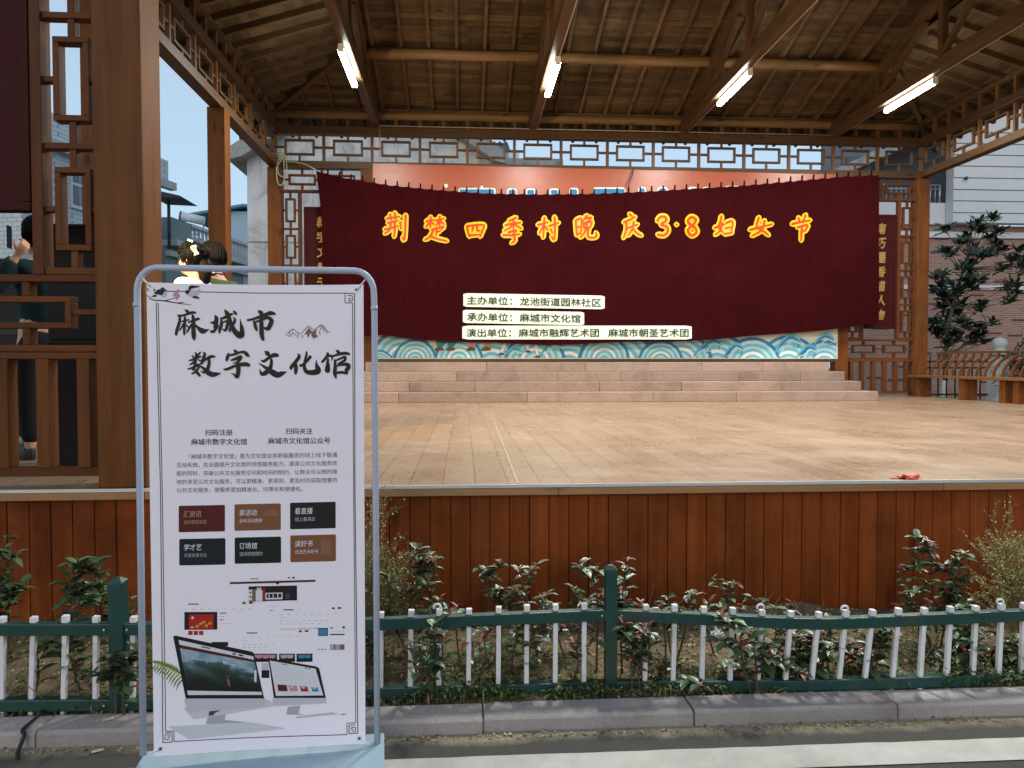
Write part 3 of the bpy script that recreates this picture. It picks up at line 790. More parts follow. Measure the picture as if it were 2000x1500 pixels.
disc(b_, 320, 566, 4.2, PO, .0024, CBLACK); stroke(b_, [(306, 578, 5), (298, 580, 1)], PO, .0024, CBLACK)
stroke(b_, [(364, 572, 3), (374, 574, 11), (386, 572, 9), (392, 566, 3)], PO, .0018, LGREY); disc(b_, 368, 571, 4, PO, .0022, CBLACK)
stroke(b_, [(372, 570, 2), (374, 562, 6), (384, 561, 4), (392, 560, 1)], PO, .0024, CBLACK); stroke(b_, [(378, 581, 2), (384, 581, 5), (391, 583, 2)], PO, .0024, CBLACK)
done(b_, 'bird_and_blossom_print')
# brush-written title: strokes in the pixel frames of three crops of the photo
def crop(x0, y0, s): return lambda pts: [(x0+x*s, y0+y*s, wd*s) for x, y, wd in pts]
TA, TB, TC = crop(335, 595, .105), crop(360, 675, .085), crop(500, 675, .1)
TITLE = {'a': (TA, [
 [(265,100,18),(310,130,60),(345,160,36)], [(140,210,45),(250,200,40),(350,165,55),(430,150,52),(470,160,30)],
 [(175,220,44),(165,330,58),(130,440,62),(105,540,58),(110,572,30)], [(205,320,25),(260,300,38),(345,285,26)], [(265,235,44),(265,340,52),(255,450,52),(255,560,40)],
 [(250,340,30),(215,410,36),(170,480,25)], [(285,380,25),(328,418,32)], [(330,335,26),(420,300,46),(500,270,56),(535,270,36)],
 [(410,200,42),(425,300,68),(425,450,78),(430,580,84),(440,650,44)], [(415,340,36),(360,420,42),(310,500,32),(300,530,14)], [(450,370,26),(520,440,62),(590,490,104),(650,485,62),(722,462,5)],
 [(740,340,22),(800,335,52),(870,310,48)], [(825,205,28),(850,260,72),(840,370,82),(825,440,70)], [(760,500,62),(800,500,52),(850,440,46),(890,390,20)],
 [(920,265,26),(1000,245,52),(1080,200,58),(1150,175,36)], [(945,290,42),(940,380,58),(915,460,58),(905,525,36)], [(960,340,30),(1030,310,34),(1060,330,54),(1040,440,58),(1010,480,48),(965,455,15)],
 [(1000,100,16),(1045,160,78),(1085,260,80),(1130,390,80),(1200,510,96),(1280,570,124),(1325,560,90),(1320,440,72),(1300,340,30),(1290,262,4)],
 [(1165,245,20),(1195,290,48),(1150,380,52),(1100,470,48),(1105,515,15)], [(1165,120,18),(1195,150,54),(1220,190,32)],
 [(1625,115,24),(1670,150,78),(1700,190,64)], [(1425,290,38),(1520,275,44),(1650,230,54),(1800,175,68),(1860,160,74),(1935,175,42)],
 [(1545,310,36),(1570,400,64),(1595,480,42)], [(1560,330,32),(1680,290,38),(1800,245,54),(1870,300,80),(1840,390,80),(1800,450,74),(1720,430,20)], [(1680,220,58),(1685,400,78),(1690,560,82),(1715,655,52)]]),
 'b': (TB, [
 [(265,160,22),(300,200,62),(330,250,44)], [(385,155,48),(330,230,40)], [(135,345,34),(220,320,54),(320,280,60),(400,245,42)], [(295,200,52),(280,300,64),(270,420,64),(240,480,40)],
 [(195,220,18),(230,270,46)], [(260,350,42),(200,410,48),(150,440,30)], [(335,320,24),(385,345,44)], [(110,535,36),(200,510,48),(300,460,58),(400,420,42)],
 [(290,430,62),(250,520,52),(205,565,32)], [(250,540,40),(330,630,66),(380,695,54)], [(360,480,54),(310,570,54),(250,620,48),(190,645,32)],
 [(455,155,22),(490,190,62),(460,290,74),(420,400,64),(390,415,20)], [(440,380,32),(540,300,64),(640,250,72),(730,255,32)], [(590,330,64),(585,440,74),(540,560,84),(470,610,62),(395,585,12)],
 [(380,470,28),(450,510,62),(560,610,116),(660,660,116),(760,650,84),(855,632,16)],
 [(1155,90,16),(1190,130,74),(1240,170,74)], [(1040,185,50),(1010,270,78),(985,350,42)], [(1080,220,54),(1200,190,54),(1320,150,54),(1400,155,74),(1460,210,84),(1500,245,42)],
 [(1095,335,38),(1180,310,64),(1300,260,74),(1320,275,64),(1270,350,68),(1230,390,60)], [(1135,405,12),(1240,400,64),(1260,500,94),(1250,640,98),(1225,720,74),(1160,660,42),(1090,628,6)],
 [(925,545,30),(1000,540,60),(1200,460,64),(1400,425,94),(1480,440,84),(1512,470,42)]]),
 'c': (TC, [
 [(180,110,16),(230,150,94),(265,190,54)], [(120,290,34),(170,305,58),(260,240,64),(350,190,84),(420,190,74),(445,205,38)], [(310,270,54),(310,350,64),(280,450,84),(200,530,94),(120,550,64),(82,450,8)],
 [(65,338,8),(140,390,42),(230,450,74),(330,520,116),(430,570,116),(520,540,84),(612,512,12)],
 [(830,165,28),(850,220,68),(770,330,68),(700,420,74),(690,460,42)], [(780,320,42),(790,420,74),(785,510,68),(785,558,30)],
 [(985,110,18),(995,160,44),(970,280,54),(950,400,64),(985,500,80),(1080,525,98),(1200,510,112),(1215,460,112),(1190,380,60),(1180,276,6)], [(1070,215,64),(1010,290,54),(930,365,48),(875,395,46),(868,355,8)],
 [(1385,140,22),(1410,170,54),(1360,250,54),(1295,320,48)], [(1400,215,36),(1470,200,48),(1495,220,42),(1480,300,14)], [(1410,260,42),(1400,380,64),(1385,480,74),(1425,490,52),(1440,350,10)],
 [(1570,90,22),(1605,120,64),(1640,160,54)], [(1510,205,36),(1640,165,54),(1740,150,64),(1825,165,48)], [(1545,280,42),(1550,400,64),(1545,540,74),(1568,635,30)],
 [(1570,290,32),(1660,250,42),(1740,225,54),(1735,290,54),(1660,330,42),(1600,360,24)], [(1580,400,24),(1690,370,48),(1790,370,74),(1810,420,84),(1770,480,74),(1780,540,54)], [(1580,530,48),(1690,520,54),(1780,545,42)]])}
for k_, nm in (('a', 'title_lettering'), ('b', 'title_lettering'), ('c', 'title_lettering')):
    b_ = MB(); fnc, ss = TITLE[k_]
    for i, s_ in enumerate(ss): stroke(b_, fnc(s_), PO, .0008+.00012*i, BROWN)
    done(b_, nm)
b_ = MB()                                             # small mountain emblem
stroke(b_, [(557,655,.5),(566,648,1.6),(573,643,1.8),(580,648,1.2),(588,652,1),(597,643,1.6),(604,638,2),(612,645,1.4)], PO, .0008, TAN, 3)
stroke(b_, [(612,645,1),(621,640,1.6),(629,635,2.2),(637,644,1.4),(647,651,.5)], PO, .0009, TAN, 3)
b_.poly([PO(x, y, .0011) for x, y in ((604,640),(610,648),(614,654),(607,651),(603,660),(599,652),(594,655))], .5, TAN); b_.poly([PO(x, y, .0011) for x, y in ((612,647),(620,643),(617,652),(622,657),(613,662),(608,655))], .5, TAN)
for x, y, dx, dy in ((566,650,3,8),(573,648,-2,9),(576,652,5,7),(582,650,2,11),(590,655,3,6),(629,638,-4,9),(631,640,3,9),(636,646,5,7),(562,655,6,3),(624,648,2,8)): stroke(b_, [(x,y,1.4),(x+dx*.6,y+dy*.5,1.1),(x+dx,y+dy,.4)], PO, .0013, BROWN, 2)
done(b_, 'mountain_emblem')
# captions and paragraph
for s_, bx_ in (('扫码注册', (402, 838, 456, 850)), ('扫码关注', (559, 835.5, 611, 847.5)), ('麻城市数字文化馆', (375, 856, 484, 868.5)), ('麻城市文化馆公众号', (524.5, 854, 645.5, 866.5))):
    b_ = MB(); put_text(b_, s_, bx_, PO, .0008, MAROON, .012, 0, .02, -.005); done(b_, 'caption_lettering')
b_ = MB()
for s_, x0, x1, yc in (('「麻城市数字文化馆」是为文化馆业务职能服务的线上线下联通', 371, 659, 890.5), ('互动系统。在全面提升文化馆的场馆服务能力，提高公共文化服务效', 347, 659, 907), ('能的同时，突破公共文化服务空间和时间的制约，让群众可以随时随', 347, 659, 923.5),
                  ('地的享受公共文化服务，可以更精准、更周到、更及时的获取想要的', 347, 659, 940), ('公共文化服务，使服务更加精准化、均等化和便捷化。', 347, 592, 956)):
    put_text(b_, s_, (x0, yc-4.6, x1, yc+5.2), PO, .0008, GREY, 0, 0, 0, -.012, None, 2)
done(b_, 'paragraph_lettering')
# six feature cards
CARDS = [(351, 985.5, 441, 1037, MAROON, '汇资讯', '及时获取信息', GOLD), (459.5, 982.5, 549.5, 1034, CARD, '享活动', '全年活动赛事', WHITE), (567.5, 979.5, 656, 1031, CBLACK, '看直播', '线上看演出', LGREY),
         (352, 1050, 442, 1101.5, NAVY, '学才艺', '尽享美育文化', SILVER), (460, 1047, 550, 1098, CGREEN, '订场馆', '空间场馆预约', LGREY), (568, 1043, 656.5, 1095, CARD, '读好书', '优选艺术好书', WHITE)]
for i, (x0, y0, x1, y1, mc, t1, t2, c2) in enumerate(CARDS):
    b_ = MB(); sl = -.022
    rect(b_, x0, y0+1, x1, y1+1, PO, .0008, mc, sl, 2.5)
    put_text(b_, t1, (x0+9, y0+11, x0+44, y0+23.5), PO, .0013, WHITE if i not in (0,) else GOLD, .008, .12, .02, sl)
    put_text(b_, t2, (x0+9.5, y0+29, x0+(48 if len(t2) < 6 else 54), y0+37), PO, .0013, c2, 0, .12, 0, sl)
    if i == 1:
        b_.poly([PO(x1-20+16*math.cos(a), y0+24-13*math.sin(a), .0011) for a in [math.pi*k/10 for k in range(11)]], .5, TAN)
    if i == 5:
        rect(b_, x1-29, y0+11, x1-10, y0+38, PO, .0011, TAN)
    done(b_, 'feature_card')
# web page pictures
b_ = MB(); l = .0008
def dash(x0, y, n, step, wd, h=1.1, m=LGREY, lf=.0008):
    for k in range(n): rect(b_, x0+k*step, y-.0055*k*step*2, x0+k*step+wd, y+h-.0055*k*step*2, PO, lf, m)
rect(b_, 450.5, 1134.5, 617, 1138.5, PO, l, MAROON, -.026); rect(b_, 490, 1127.5, 506, 1129, PO, l, GREY); rect(b_, 563, 1125, 567, 1127.5, PO, l, BLACK); rect(b_, 571.5, 1124.5, 576.5, 1127.5, PO, l, BLACK); disc(b_, 543, 1136, 3.2, PO, .0012, MAROON)
rect(b_, 487, 1143, 581, 1172, PO, l, CBLACK, -.02)
for x0, y0, x1, y1, c in ((487,1149,494,1170,WHITE),(501,1150,514,1171,WHITE),(515,1147,519,1172,RED),(520,1155,553,1168,WHITE),(522,1157,551,1165,BLACK),(526,1158,528,1164,WHITE),(534,1158,536,1164,WHITE),(543,1157,545,1164,WHITE),(559,1156,568,1167,GREY),(489,1153,492,1156,BLACK),(488,1162,494,1164,BLACK),(494,1148,501,1172,TAN),(503,1145,512,1150,LGREY)): rect(b_, x0, y0, x1, y1, PO, .0013+.00004*x0/10, c, -.02)
done(b_, 'web_page_print'); b_ = MB()
rect(b_, 369, 1176.5, 390, 1178.5, PO, l, GREY); rect(b_, 400, 1177, 404, 1178, PO, l, LGREY); rect(b_, 475, 1173, 481, 1177, PO, l, MAROON); rect(b_, 488, 1172.5, 495, 1176.5, PO, l, MAROON)
dash(362, 1187, 9, 15.5, 5); dash(431, 1194, 1, 9, 13, 1.6, GREY); dash(431, 1201, 1, 8, 9); dash(431, 1207, 1, 8, 7, 1.6, GREY); dash(431, 1215, 4, 7, 4)
rect(b_, 362, 1193, 426, 1227.5, PO, l, CBLACK, -.008); rect(b_, 371, 1198, 419, 1226, PO, .0012, RED, -.008); disc(b_, 378, 1204, 2.6, PO, .0015, WHITE)
for x, y in ((386,1219),(393,1214),(399,1211),(404,1218),(411,1213)): stroke(b_, [(x-2,y+4,1),(x,y,2.2),(x+3,y+1,2),(x+2,y+5,1)], PO, .0016, YELLOW, 2)
rect(b_, 374, 1221.5, 380, 1223.5, PO, .0016, WHITE)
for x in (369.5, 380, 390.5): rect(b_, x, 1229.5, x+8.5, 1237.5, PO, l, RED)
done(b_, 'web_page_print'); b_ = MB()
dash(525, 1181, 5, 4, 2.5); dash(555, 1187.5, 1, 3, 19, 2, GREY); dash(583, 1186.5, 1, 3, 4); rect(b_, 649, 1184, 654, 1187.5, PO, l, MAROON); rect(b_, 660, 1183.5, 666.5, 1187, PO, l, MAROON)
dash(548, 1197, 8, 15, 5); dash(548, 1204, 2, 6, 4); dash(548, 1210, 9, 11, 5); dash(548, 1215.5, 7, 12, 6); dash(529, 1189, 1, 5, 5, 1.5, GREY)
rect(b_, 548, 1225.5, 578, 1226.7, PO, l, OLINE); rect(b_, 581, 1224.8, 609, 1226, PO, l, OLINE); rect(b_, 612, 1224, 640, 1225, PO, l, GREY)
done(b_, 'web_page_print'); b_ = MB()
dash(483, 1232.5, 1, 3, 21, 2, GREY); rect(b_, 584.5, 1228.5, 590, 1232, PO, l, MAROON); rect(b_, 596, 1228, 603, 1231.5, PO, l, MAROON)
dash(476, 1241, 8, 15, 5); dash(476, 1248.5, 2, 6, 4); dash(476, 1255.5, 6, 11, 5); dash(476, 1261, 5, 10, 5); dash(476, 1266.5, 7, 10.5, 4)
done(b_, 'web_page_print'); b_ = MB()
rect(b_, 622, 1224, 641, 1239.5, PO, l, NAVY); rect(b_, 623, 1226, 640, 1238, PO, .0012, BLUE); rect(b_, 645, 1235.5, 673.5, 1238, PO, l, GREY); rect(b_, 645, 1223, 651, 1225, PO, l, GREY); rect(b_, 669, 1221, 674, 1225, PO, l, GREY); dash(645, 1230, 5, 6, 4)
done(b_, 'web_page_print'); b_ = MB()
rect(b_, 645, 1256, 673, 1267, PO, l, SILVER); rect(b_, 653, 1256, 655, 1266, PO, .0012, GREY); rect(b_, 664, 1256, 673, 1266, PO, .0012, TAN); dash(622, 1265, 3, 6, 4, 1.5, GREY)
done(b_, 'web_page_print'); b_ = MB()
for x, c, d_ in ((486, BLACK, PINK), (511, BLACK, PINK), (546, CBLACK, SILVER), (580, NAVY, BLUE)):
    rect(b_, x, 1274, x+31, 1290, PO, l, c, -.01); rect(b_, x+3, 1276, x+28, 1283, PO, .0012, d_, -.01)
    for k in range(7): rect(b_, x+2+k*4, 1281+2*(k % 3), x+4.5+k*4, 1289, PO, .0015, c)
done(b_, 'web_page_print'); b_ = MB()
rect(b_, 512, 1292, 526, 1321, PO, l, LGREY); rect(b_, 512, 1306, 527, 1321, PO, .0011, BLACK); done(b_, 'web_page_print'); b_ = MB(); rect(b_, 415, 1251, 447, 1259, PO, l, CBLACK, 0)
done(b_, 'web_page_print')
# palm leaf and the two desktop screens
b_ = MB()
for k in range(11):
    t = k/10; x, y = 306+48*t, 1296+10*t+14*t*t
    for s_ in (-1, 1): stroke(b_, [(x, y, 1), (x+7+5*t, y+s_*(9+8*t)-2, 3.4), (x+12+8*t, y+s_*(17+13*t), .4)] if False else [(x+10*t, y, 1.5), (x-3, y+s_*(6+6*t), 3.2), (x-10+2*t, y+s_*(10+14*t)+2, .4)], PO, .0008+.00002*k, GREEN, 3)
stroke(b_, [(305,1296,.6),(328,1302,1.6),(352,1318,2)], PO, .0011, YELLOW); done(b_, 'palm_leaf_print')
def mtn():
    m, nt, b = newmat('mountain_picture', .45); N = NT(nt)
    nt.links.new(N.ramp(N.tone(), [(0, (.006,.010,.008)), (.3, (.02,.035,.024)), (.5, (.06,.10,.10)), (.68, (.16,.26,.33)), (.85, (.36,.45,.52)), (1, (.66,.68,.72))]), b.inputs['Base Color']); return m
import mathutils.noise as mn
def quadmap(c):                                       # bilinear on a slanted picture, corners tl tr br bl
    def f(u, v):
        a = (c[0][0]+(c[1][0]-c[0][0])*u, c[0][1]+(c[1][1]-c[0][1])*u); d = (c[3][0]+(c[2][0]-c[3][0])*u, c[3][1]+(c[2][1]-c[3][1])*u)
        return (a[0]+(d[0]-a[0])*v, a[1]+(d[1]-a[1])*v)
    return f
b_ = MB()
def pl(c, lf, m): b_.poly([PO(x, y, lf) for x, y in c], .5, m)
pl([(360,1380),(520,1362),(545,1375),(380,1402)], .0006, PSH); pl([(330,1415),(490,1408),(560,1420),(370,1440)], .0006, PSH)
pl([(410,1386),(443,1383),(440,1403),(486,1408),(404,1411)], .0009, SILVER); pl([(410,1386),(443,1383),(441,1392),(409,1395)], .0012, GREY)
pl([(340,1240),(346,1239),(494,1270),(498,1274),(517,1362),(365,1362)], .0014, BLACK); pl([(362,1361),(516,1361),(520,1374),(517,1377),(372,1386),(366,1382)], .0018, LGREY)
Q = quadmap([(351,1247),(496,1279),(513,1354),(369,1354)])
def sub(u0, v0, u1, v1, lf, m): pl([Q(u0, v0), Q(u1, v0), Q(u1, v1), Q(u0, v1)], lf, m)
sub(0, 0, 1, 1, .0018, WHITE); sub(0, .085, 1, .15, .0022, MAROON); sub(.72, .02, .76, .06, .0022, BLACK); sub(.8, .02, .86, .06, .0022, BLACK); sub(.3, .02, .42, .045, .0022, GREY)
for i in range(34):
    for j in range(22):
        u, v = i/34, .15+.77*j/22; cc = [PO(*Q(*q), .0022) for q in ((u, v), (u+1/34, v), (u+1/34, v+.77/22), (u, v+.77/22))]
        h = mn.fractal(Vector((u*3.2, v*4.2, 3.1)), .8, 2.1, 6); ridge = v - .33 - .12*mn.noise(Vector((u*5, 1.7, 0)))
        t = .78 - .1*v + .2*h if ridge < 0 else .5 - .55*min(1, ridge*2.2) + .45*max(0, h)*(1.3-v)
        if .55 < u < .95 and .25 < v < .6: t += .45*max(0, mn.noise(Vector((u*8, v*9, 5)))+.15)
        n0 = len(b_.v); b_.v += cc; b_.face((n0, n0+1, n0+2, n0+3), min(1, max(0, t)), 20)
sub(.57, .66, .60, .8, .0026, TAN); sub(.575, .62, .595, .67, .0027, CARD)
rect(b_, 498, 1305, 502.5, 1329, PO, .0026, WHITE, 0, 2)
pl([(563,1378),(587,1375),(584,1391),(596,1393),(560,1393)], .0009, SILVER); pl([(525,1282),(531,1283),(619,1299),(624,1303),(637,1361),(536,1361)], .0014, BLACK); pl([(533,1360),(637,1360),(638,1370),(540,1376),(535,1373)], .0018, LGREY)
Q = quadmap([(528,1287),(617,1303),(632,1355),(540,1356)])
sub(0, 0, 1, 1, .0018, WHITE); sub(.24, .03, .38, .05, .0022, GREY); sub(.76, .02, .8, .06, .0022, BLACK); sub(.84, .02, .88, .06, .0022, BLACK)
for r_ in range(6):
    for k in range(9 if r_ else 8): sub(.06+.10*k, .14+.075*r_+.012*k, .11+.10*k, .155+.075*r_+.012*k, .0022, LGREY)
for k, c in enumerate((MAROON, PINK, RED, BLUE)): sub(.07+.24*k, .67+.01*k, .27+.24*k-.02*k, .86, .0022, c); sub(.1+.24*k, .7, .17+.24*k, .76, .0026, LGREY) if k else None
pl([(577,1397),(650,1388),(662,1391),(582,1400)], .0009, LGREY)
for k in range(12): line(b_, [(580+6*k, 1398.3-.72*k), (583+6*k, 1396.7-.7*k)], .8, PO, .0014, SILVER)
pl([(663,1392),(672,1390),(679,1392),(670,1394)], .0011, SILVER)
b_.build('desktop_screen_print', IK+[mtn()], poster)

# ---------------------------------------------------------------- mural behind the curtain
def mural_pt(px, py, lift=0): p = at(px, py, 15.25); return Vector((p.x, p.y-lift, p.z))
def orange_mat():
    m, nt, b = newmat('orange_vinyl', .35, .5); N = NT(nt)
    n = N.noise(N.coords((1,1,1), False), 1.2, 4); wr = N.noise(N.coords((3,1,7), False), 1.5, 5, .6, 1.5)
    nt.links.new(N.mix(n, c4((.33,.068,.032)), c4((.40,.10,.05))), b.inputs['Base Color']); bump(N, b, wr, .12, .03); return m
MU = [orange_mat(), plain('mural_cream', (.56,.56,.46), .5, .4, 0, .06, 2), ink('mural_deep_blue', (.02,.20,.42)), ink('mural_sky_blue', (.14,.44,.58)), ink('mural_pale_blue', (.42,.62,.66)),
      ink('mural_teal', (.03,.22,.24)), ink('mural_brown', (.10,.06,.05)), ink('mural_skin', (.55,.25,.16)), ink('mural_white', (.72,.72,.68))]
mu = MB()
mu.grid(lambda u, v: mural_pt(728+908*u, 319+22*u*1.0 + 60*v - 2*math.sin(u*40)*(1-v)*.15), 60, 3, m=0)
mu.grid(lambda u, v: mural_pt(728+908*u, 379+22*u + v*(322-22*u)), 40, 8, m=1)
mural = mu.build('stage_mural', MU, None, origin=(at(1180,700,15.25).x, 15.25, 1.6), label='wide printed backdrop mural, orange above and blue waves below, behind the maroon curtain', cat='mural')
wv = MB()
def arc(cx, cy, r0, r1, m, lf, lo=0, hi=180, ymax=699):
    n = 26; P0_, P1_ = [], []
    for k in range(n+1):
        a = R(lo+(hi-lo)*k/n)
        for r, Lst in ((r0, P0_), (r1, P1_)):
            x, y = cx+r*math.cos(a), cy-r*.95*math.sin(a); Lst.append(mural_pt(min(1633, max(731, x)), min(ymax, max(560, y)), lf))
    wv.add(P0_+P1_, [(k, k+1, n+1+k+1, n+1+k) for k in range(n)], .5, m)
def hump(cx, R_, lf, cy=702):
    c = [2, 4, 3, 4, 3, 8, 3, 4, 3]; r = R_
    for i, m in enumerate(c):
        w_ = R_*(.11 if i == 0 else .10); arc(cx, cy, max(0, r-w_), r, m, lf, 2, 178); r -= w_*(1 if i else 1.15)
        if r <= 2: break
hump(960, 70, .002, 712); hump(1110, 66, .002, 716); hump(1260, 64, .002, 714); hump(1400, 66, .002, 712); hump(1540, 60, .002, 712); hump(1610, 50, .003, 712); hump(786, 62, .004); hump(1045, 60, .005, 706); hump(1205, 78, .006, 712); hump(1330, 62, .004, 706); hump(1470, 56, .004, 712)
hump(811, 42, .010); hump(896, 48, .011, 703); hump(1180, 50, .012); hump(1290, 44, .013, 706); hump(740, 30, .009, 712)
for cx, cy, s_ in ((1085, 680, 1), (1008, 690, .8), (1395, 676, 1), (1375, 686, .7), (1548, 672, 1.15), (1582, 688, .9), (1615, 668, 1), (1440, 685, .9)):   # curling crests
    pts_ = [(cx-30*s_, cy+14*s_, 2), (cx-18*s_, cy-4*s_, 6*s_), (cx-4*s_, cy-14*s_, 8*s_), (cx+9*s_, cy-8*s_, 7*s_), (cx+9*s_, cy+3*s_, 5*s_), (cx+1*s_, cy+4*s_, 3*s_), (cx, cy-2*s_, 1)]
    stroke(wv, [(min(1630, x), min(697, y), wd) for x, y, wd in pts_], mural_pt, .018+.0005*s_, 3); stroke(wv, [(min(1630, x), min(697, y+3*s_), wd*.45) for x, y, wd in pts_[:5]], mural_pt, .021, 2)
    stroke(wv, [(min(1630, x+5*s_), min(697, y+9*s_), wd*.4) for x, y, wd in pts_[:4]], mural_pt, .0215, 4)
wv.build('wave_print', MU, mural)
wv = MB()                                             # feet of the printed figures and tops of hidden letters
for x, c, leg in ((860, 5, 5), (882, 5, 5), (922, 7, 7), (952, 7, 7)):
    wv = MB(); stroke(wv, [(x, 655, 15), (x, 668, 16), (x-1, 676, 12)], mural_pt, .026, c); stroke(wv, [(x-9, 683, 5), (x-2, 681, 8), (x+5, 682, 5)], mural_pt, .028, 6); wv.build('figure_foot_print', MU, mural)
for x0, y0, x1, y1 in ((986, 672, 979, 690), (1030, 672, 1031, 685), (1046, 672, 1050, 695)): wv = MB(); stroke(wv, [(x0, y0, 6), ((x0+x1)/2, (y0+y1)/2, 5), (x1, y1, 4.5)], mural_pt, .026, 8); stroke(wv, [(x1-4, y1+2, 4), (x1, y1+1, 5), (x1+4, y1+2, 4)], mural_pt, .028, 6); wv.build('horse_leg_print', MU, mural)
wv = MB()
for x0, x1, y in ((895, 968, 370), (990, 1010, 371), (1027, 1046, 371), (1073, 1092, 371), (1112, 1130, 370), (1158, 1222, 369), (1246, 1262, 368), (1284, 1304, 368), (1344, 1362, 368), (1372, 1390, 368), (1416, 1482, 366)):
    rect(wv, x0, y-3, x1, y+26, mural_pt, .004, 8, 0, 5); rect(wv, x0+3, y, x1-3, y+23, mural_pt, .008, 2, 0, 3)
for x, y, r in ((871, 363, 4), (941, 365, 2.5)): disc(wv, x, y, r, mural_pt, .005, 8)
wv.build('hidden_lettering_print', MU, mural)

# ---------------------------------------------------------------- maroon curtain
TOP = [(617,333),(648,341),(680,348),(760,361),(850,370),(950,377),(1050,379),(1150,378),(1250,374),(1350,368),(1450,362),(1550,353),(1640,345),(1717,341)]
BOT = [(630,646),(680,651),(735,655),(800,661),(900,668),(1000,672),(1060,673),(1150,671),(1300,667),(1400,662),(1500,655),(1600,645),(1660,638),(1717,631)]
def interp(T, x):
    for (a, ya), (b, yb) in zip(T, T[1:]):
        if x <= b: t = max(0, (x-a)/(b-a)); return ya+(yb-ya)*t
    return T[-1][1]
def cur_pt(px, py, lift=0):
    d = .06*math.sin(px/95+.6)+.025*math.sin(px/33+py/70)+.012*math.sin(px/17.0-py/120)
    d += .020*math.sin(px/61-py/38)*math.sin(py/57+px/310)+.011*math.sin(px/23+py/29+1.3*math.sin(py/40))
    v = (py-interp(TOP, px))
    if v < 60: d += .022*math.cos((px-640)/22.6*2*math.pi)*math.exp(-max(0, v)/14)
    p = at(px, py, 14.98-d-lift); return p
def cloth(u, v):
    x = 617+1100*u; yt = interp(TOP, x)+1.6*abs(math.sin((x-617)/22.5*math.pi))**2; yb = interp(BOT, max(630, x))+1.2*math.sin(x/41)
    xl = x + (13*math.sin(min(1, v*2.2)*math.pi/2)-2*v)*(1-u)**6 if u < .4 else x
    return cur_pt(xl, yt+(yb-yt)*v)
cm = MB(); cm.grid(cloth, 400, 60)
curtain = cm.build('stage_curtain', M['maroon'], None, origin=(at(1160,660,14.98).x, 14.98, 1.9), label='wide maroon cloth curtain with yellow edged red letters hung across the rear of the stage', cat='curtain')
x = 640
while x < 1715:
    b_ = MB(); y = interp(TOP, x); k = 3
    p = [cur_pt(x-1.8, y+3), cur_pt(x+1.8, y+3), cur_pt(x+1.5+.5, y-9), cur_pt(x-1.5+.5, y-9)]; b_.prism(p, (0, .012, 0)); b_.build('tie_loop', M['maroon'], curtain); x += 22.6
CI = [ink('letter_yellow', (.70,.43,.012), .28), ink('letter_red', (.50,.045,.012), .28), plain('plate_white', (.66,.74,.64), .45, .4, 0, .03, 3), ink('plate_ink', (.015,.03,.02)), ink('letter_reflecting_foil', (.9,.9,.85))]
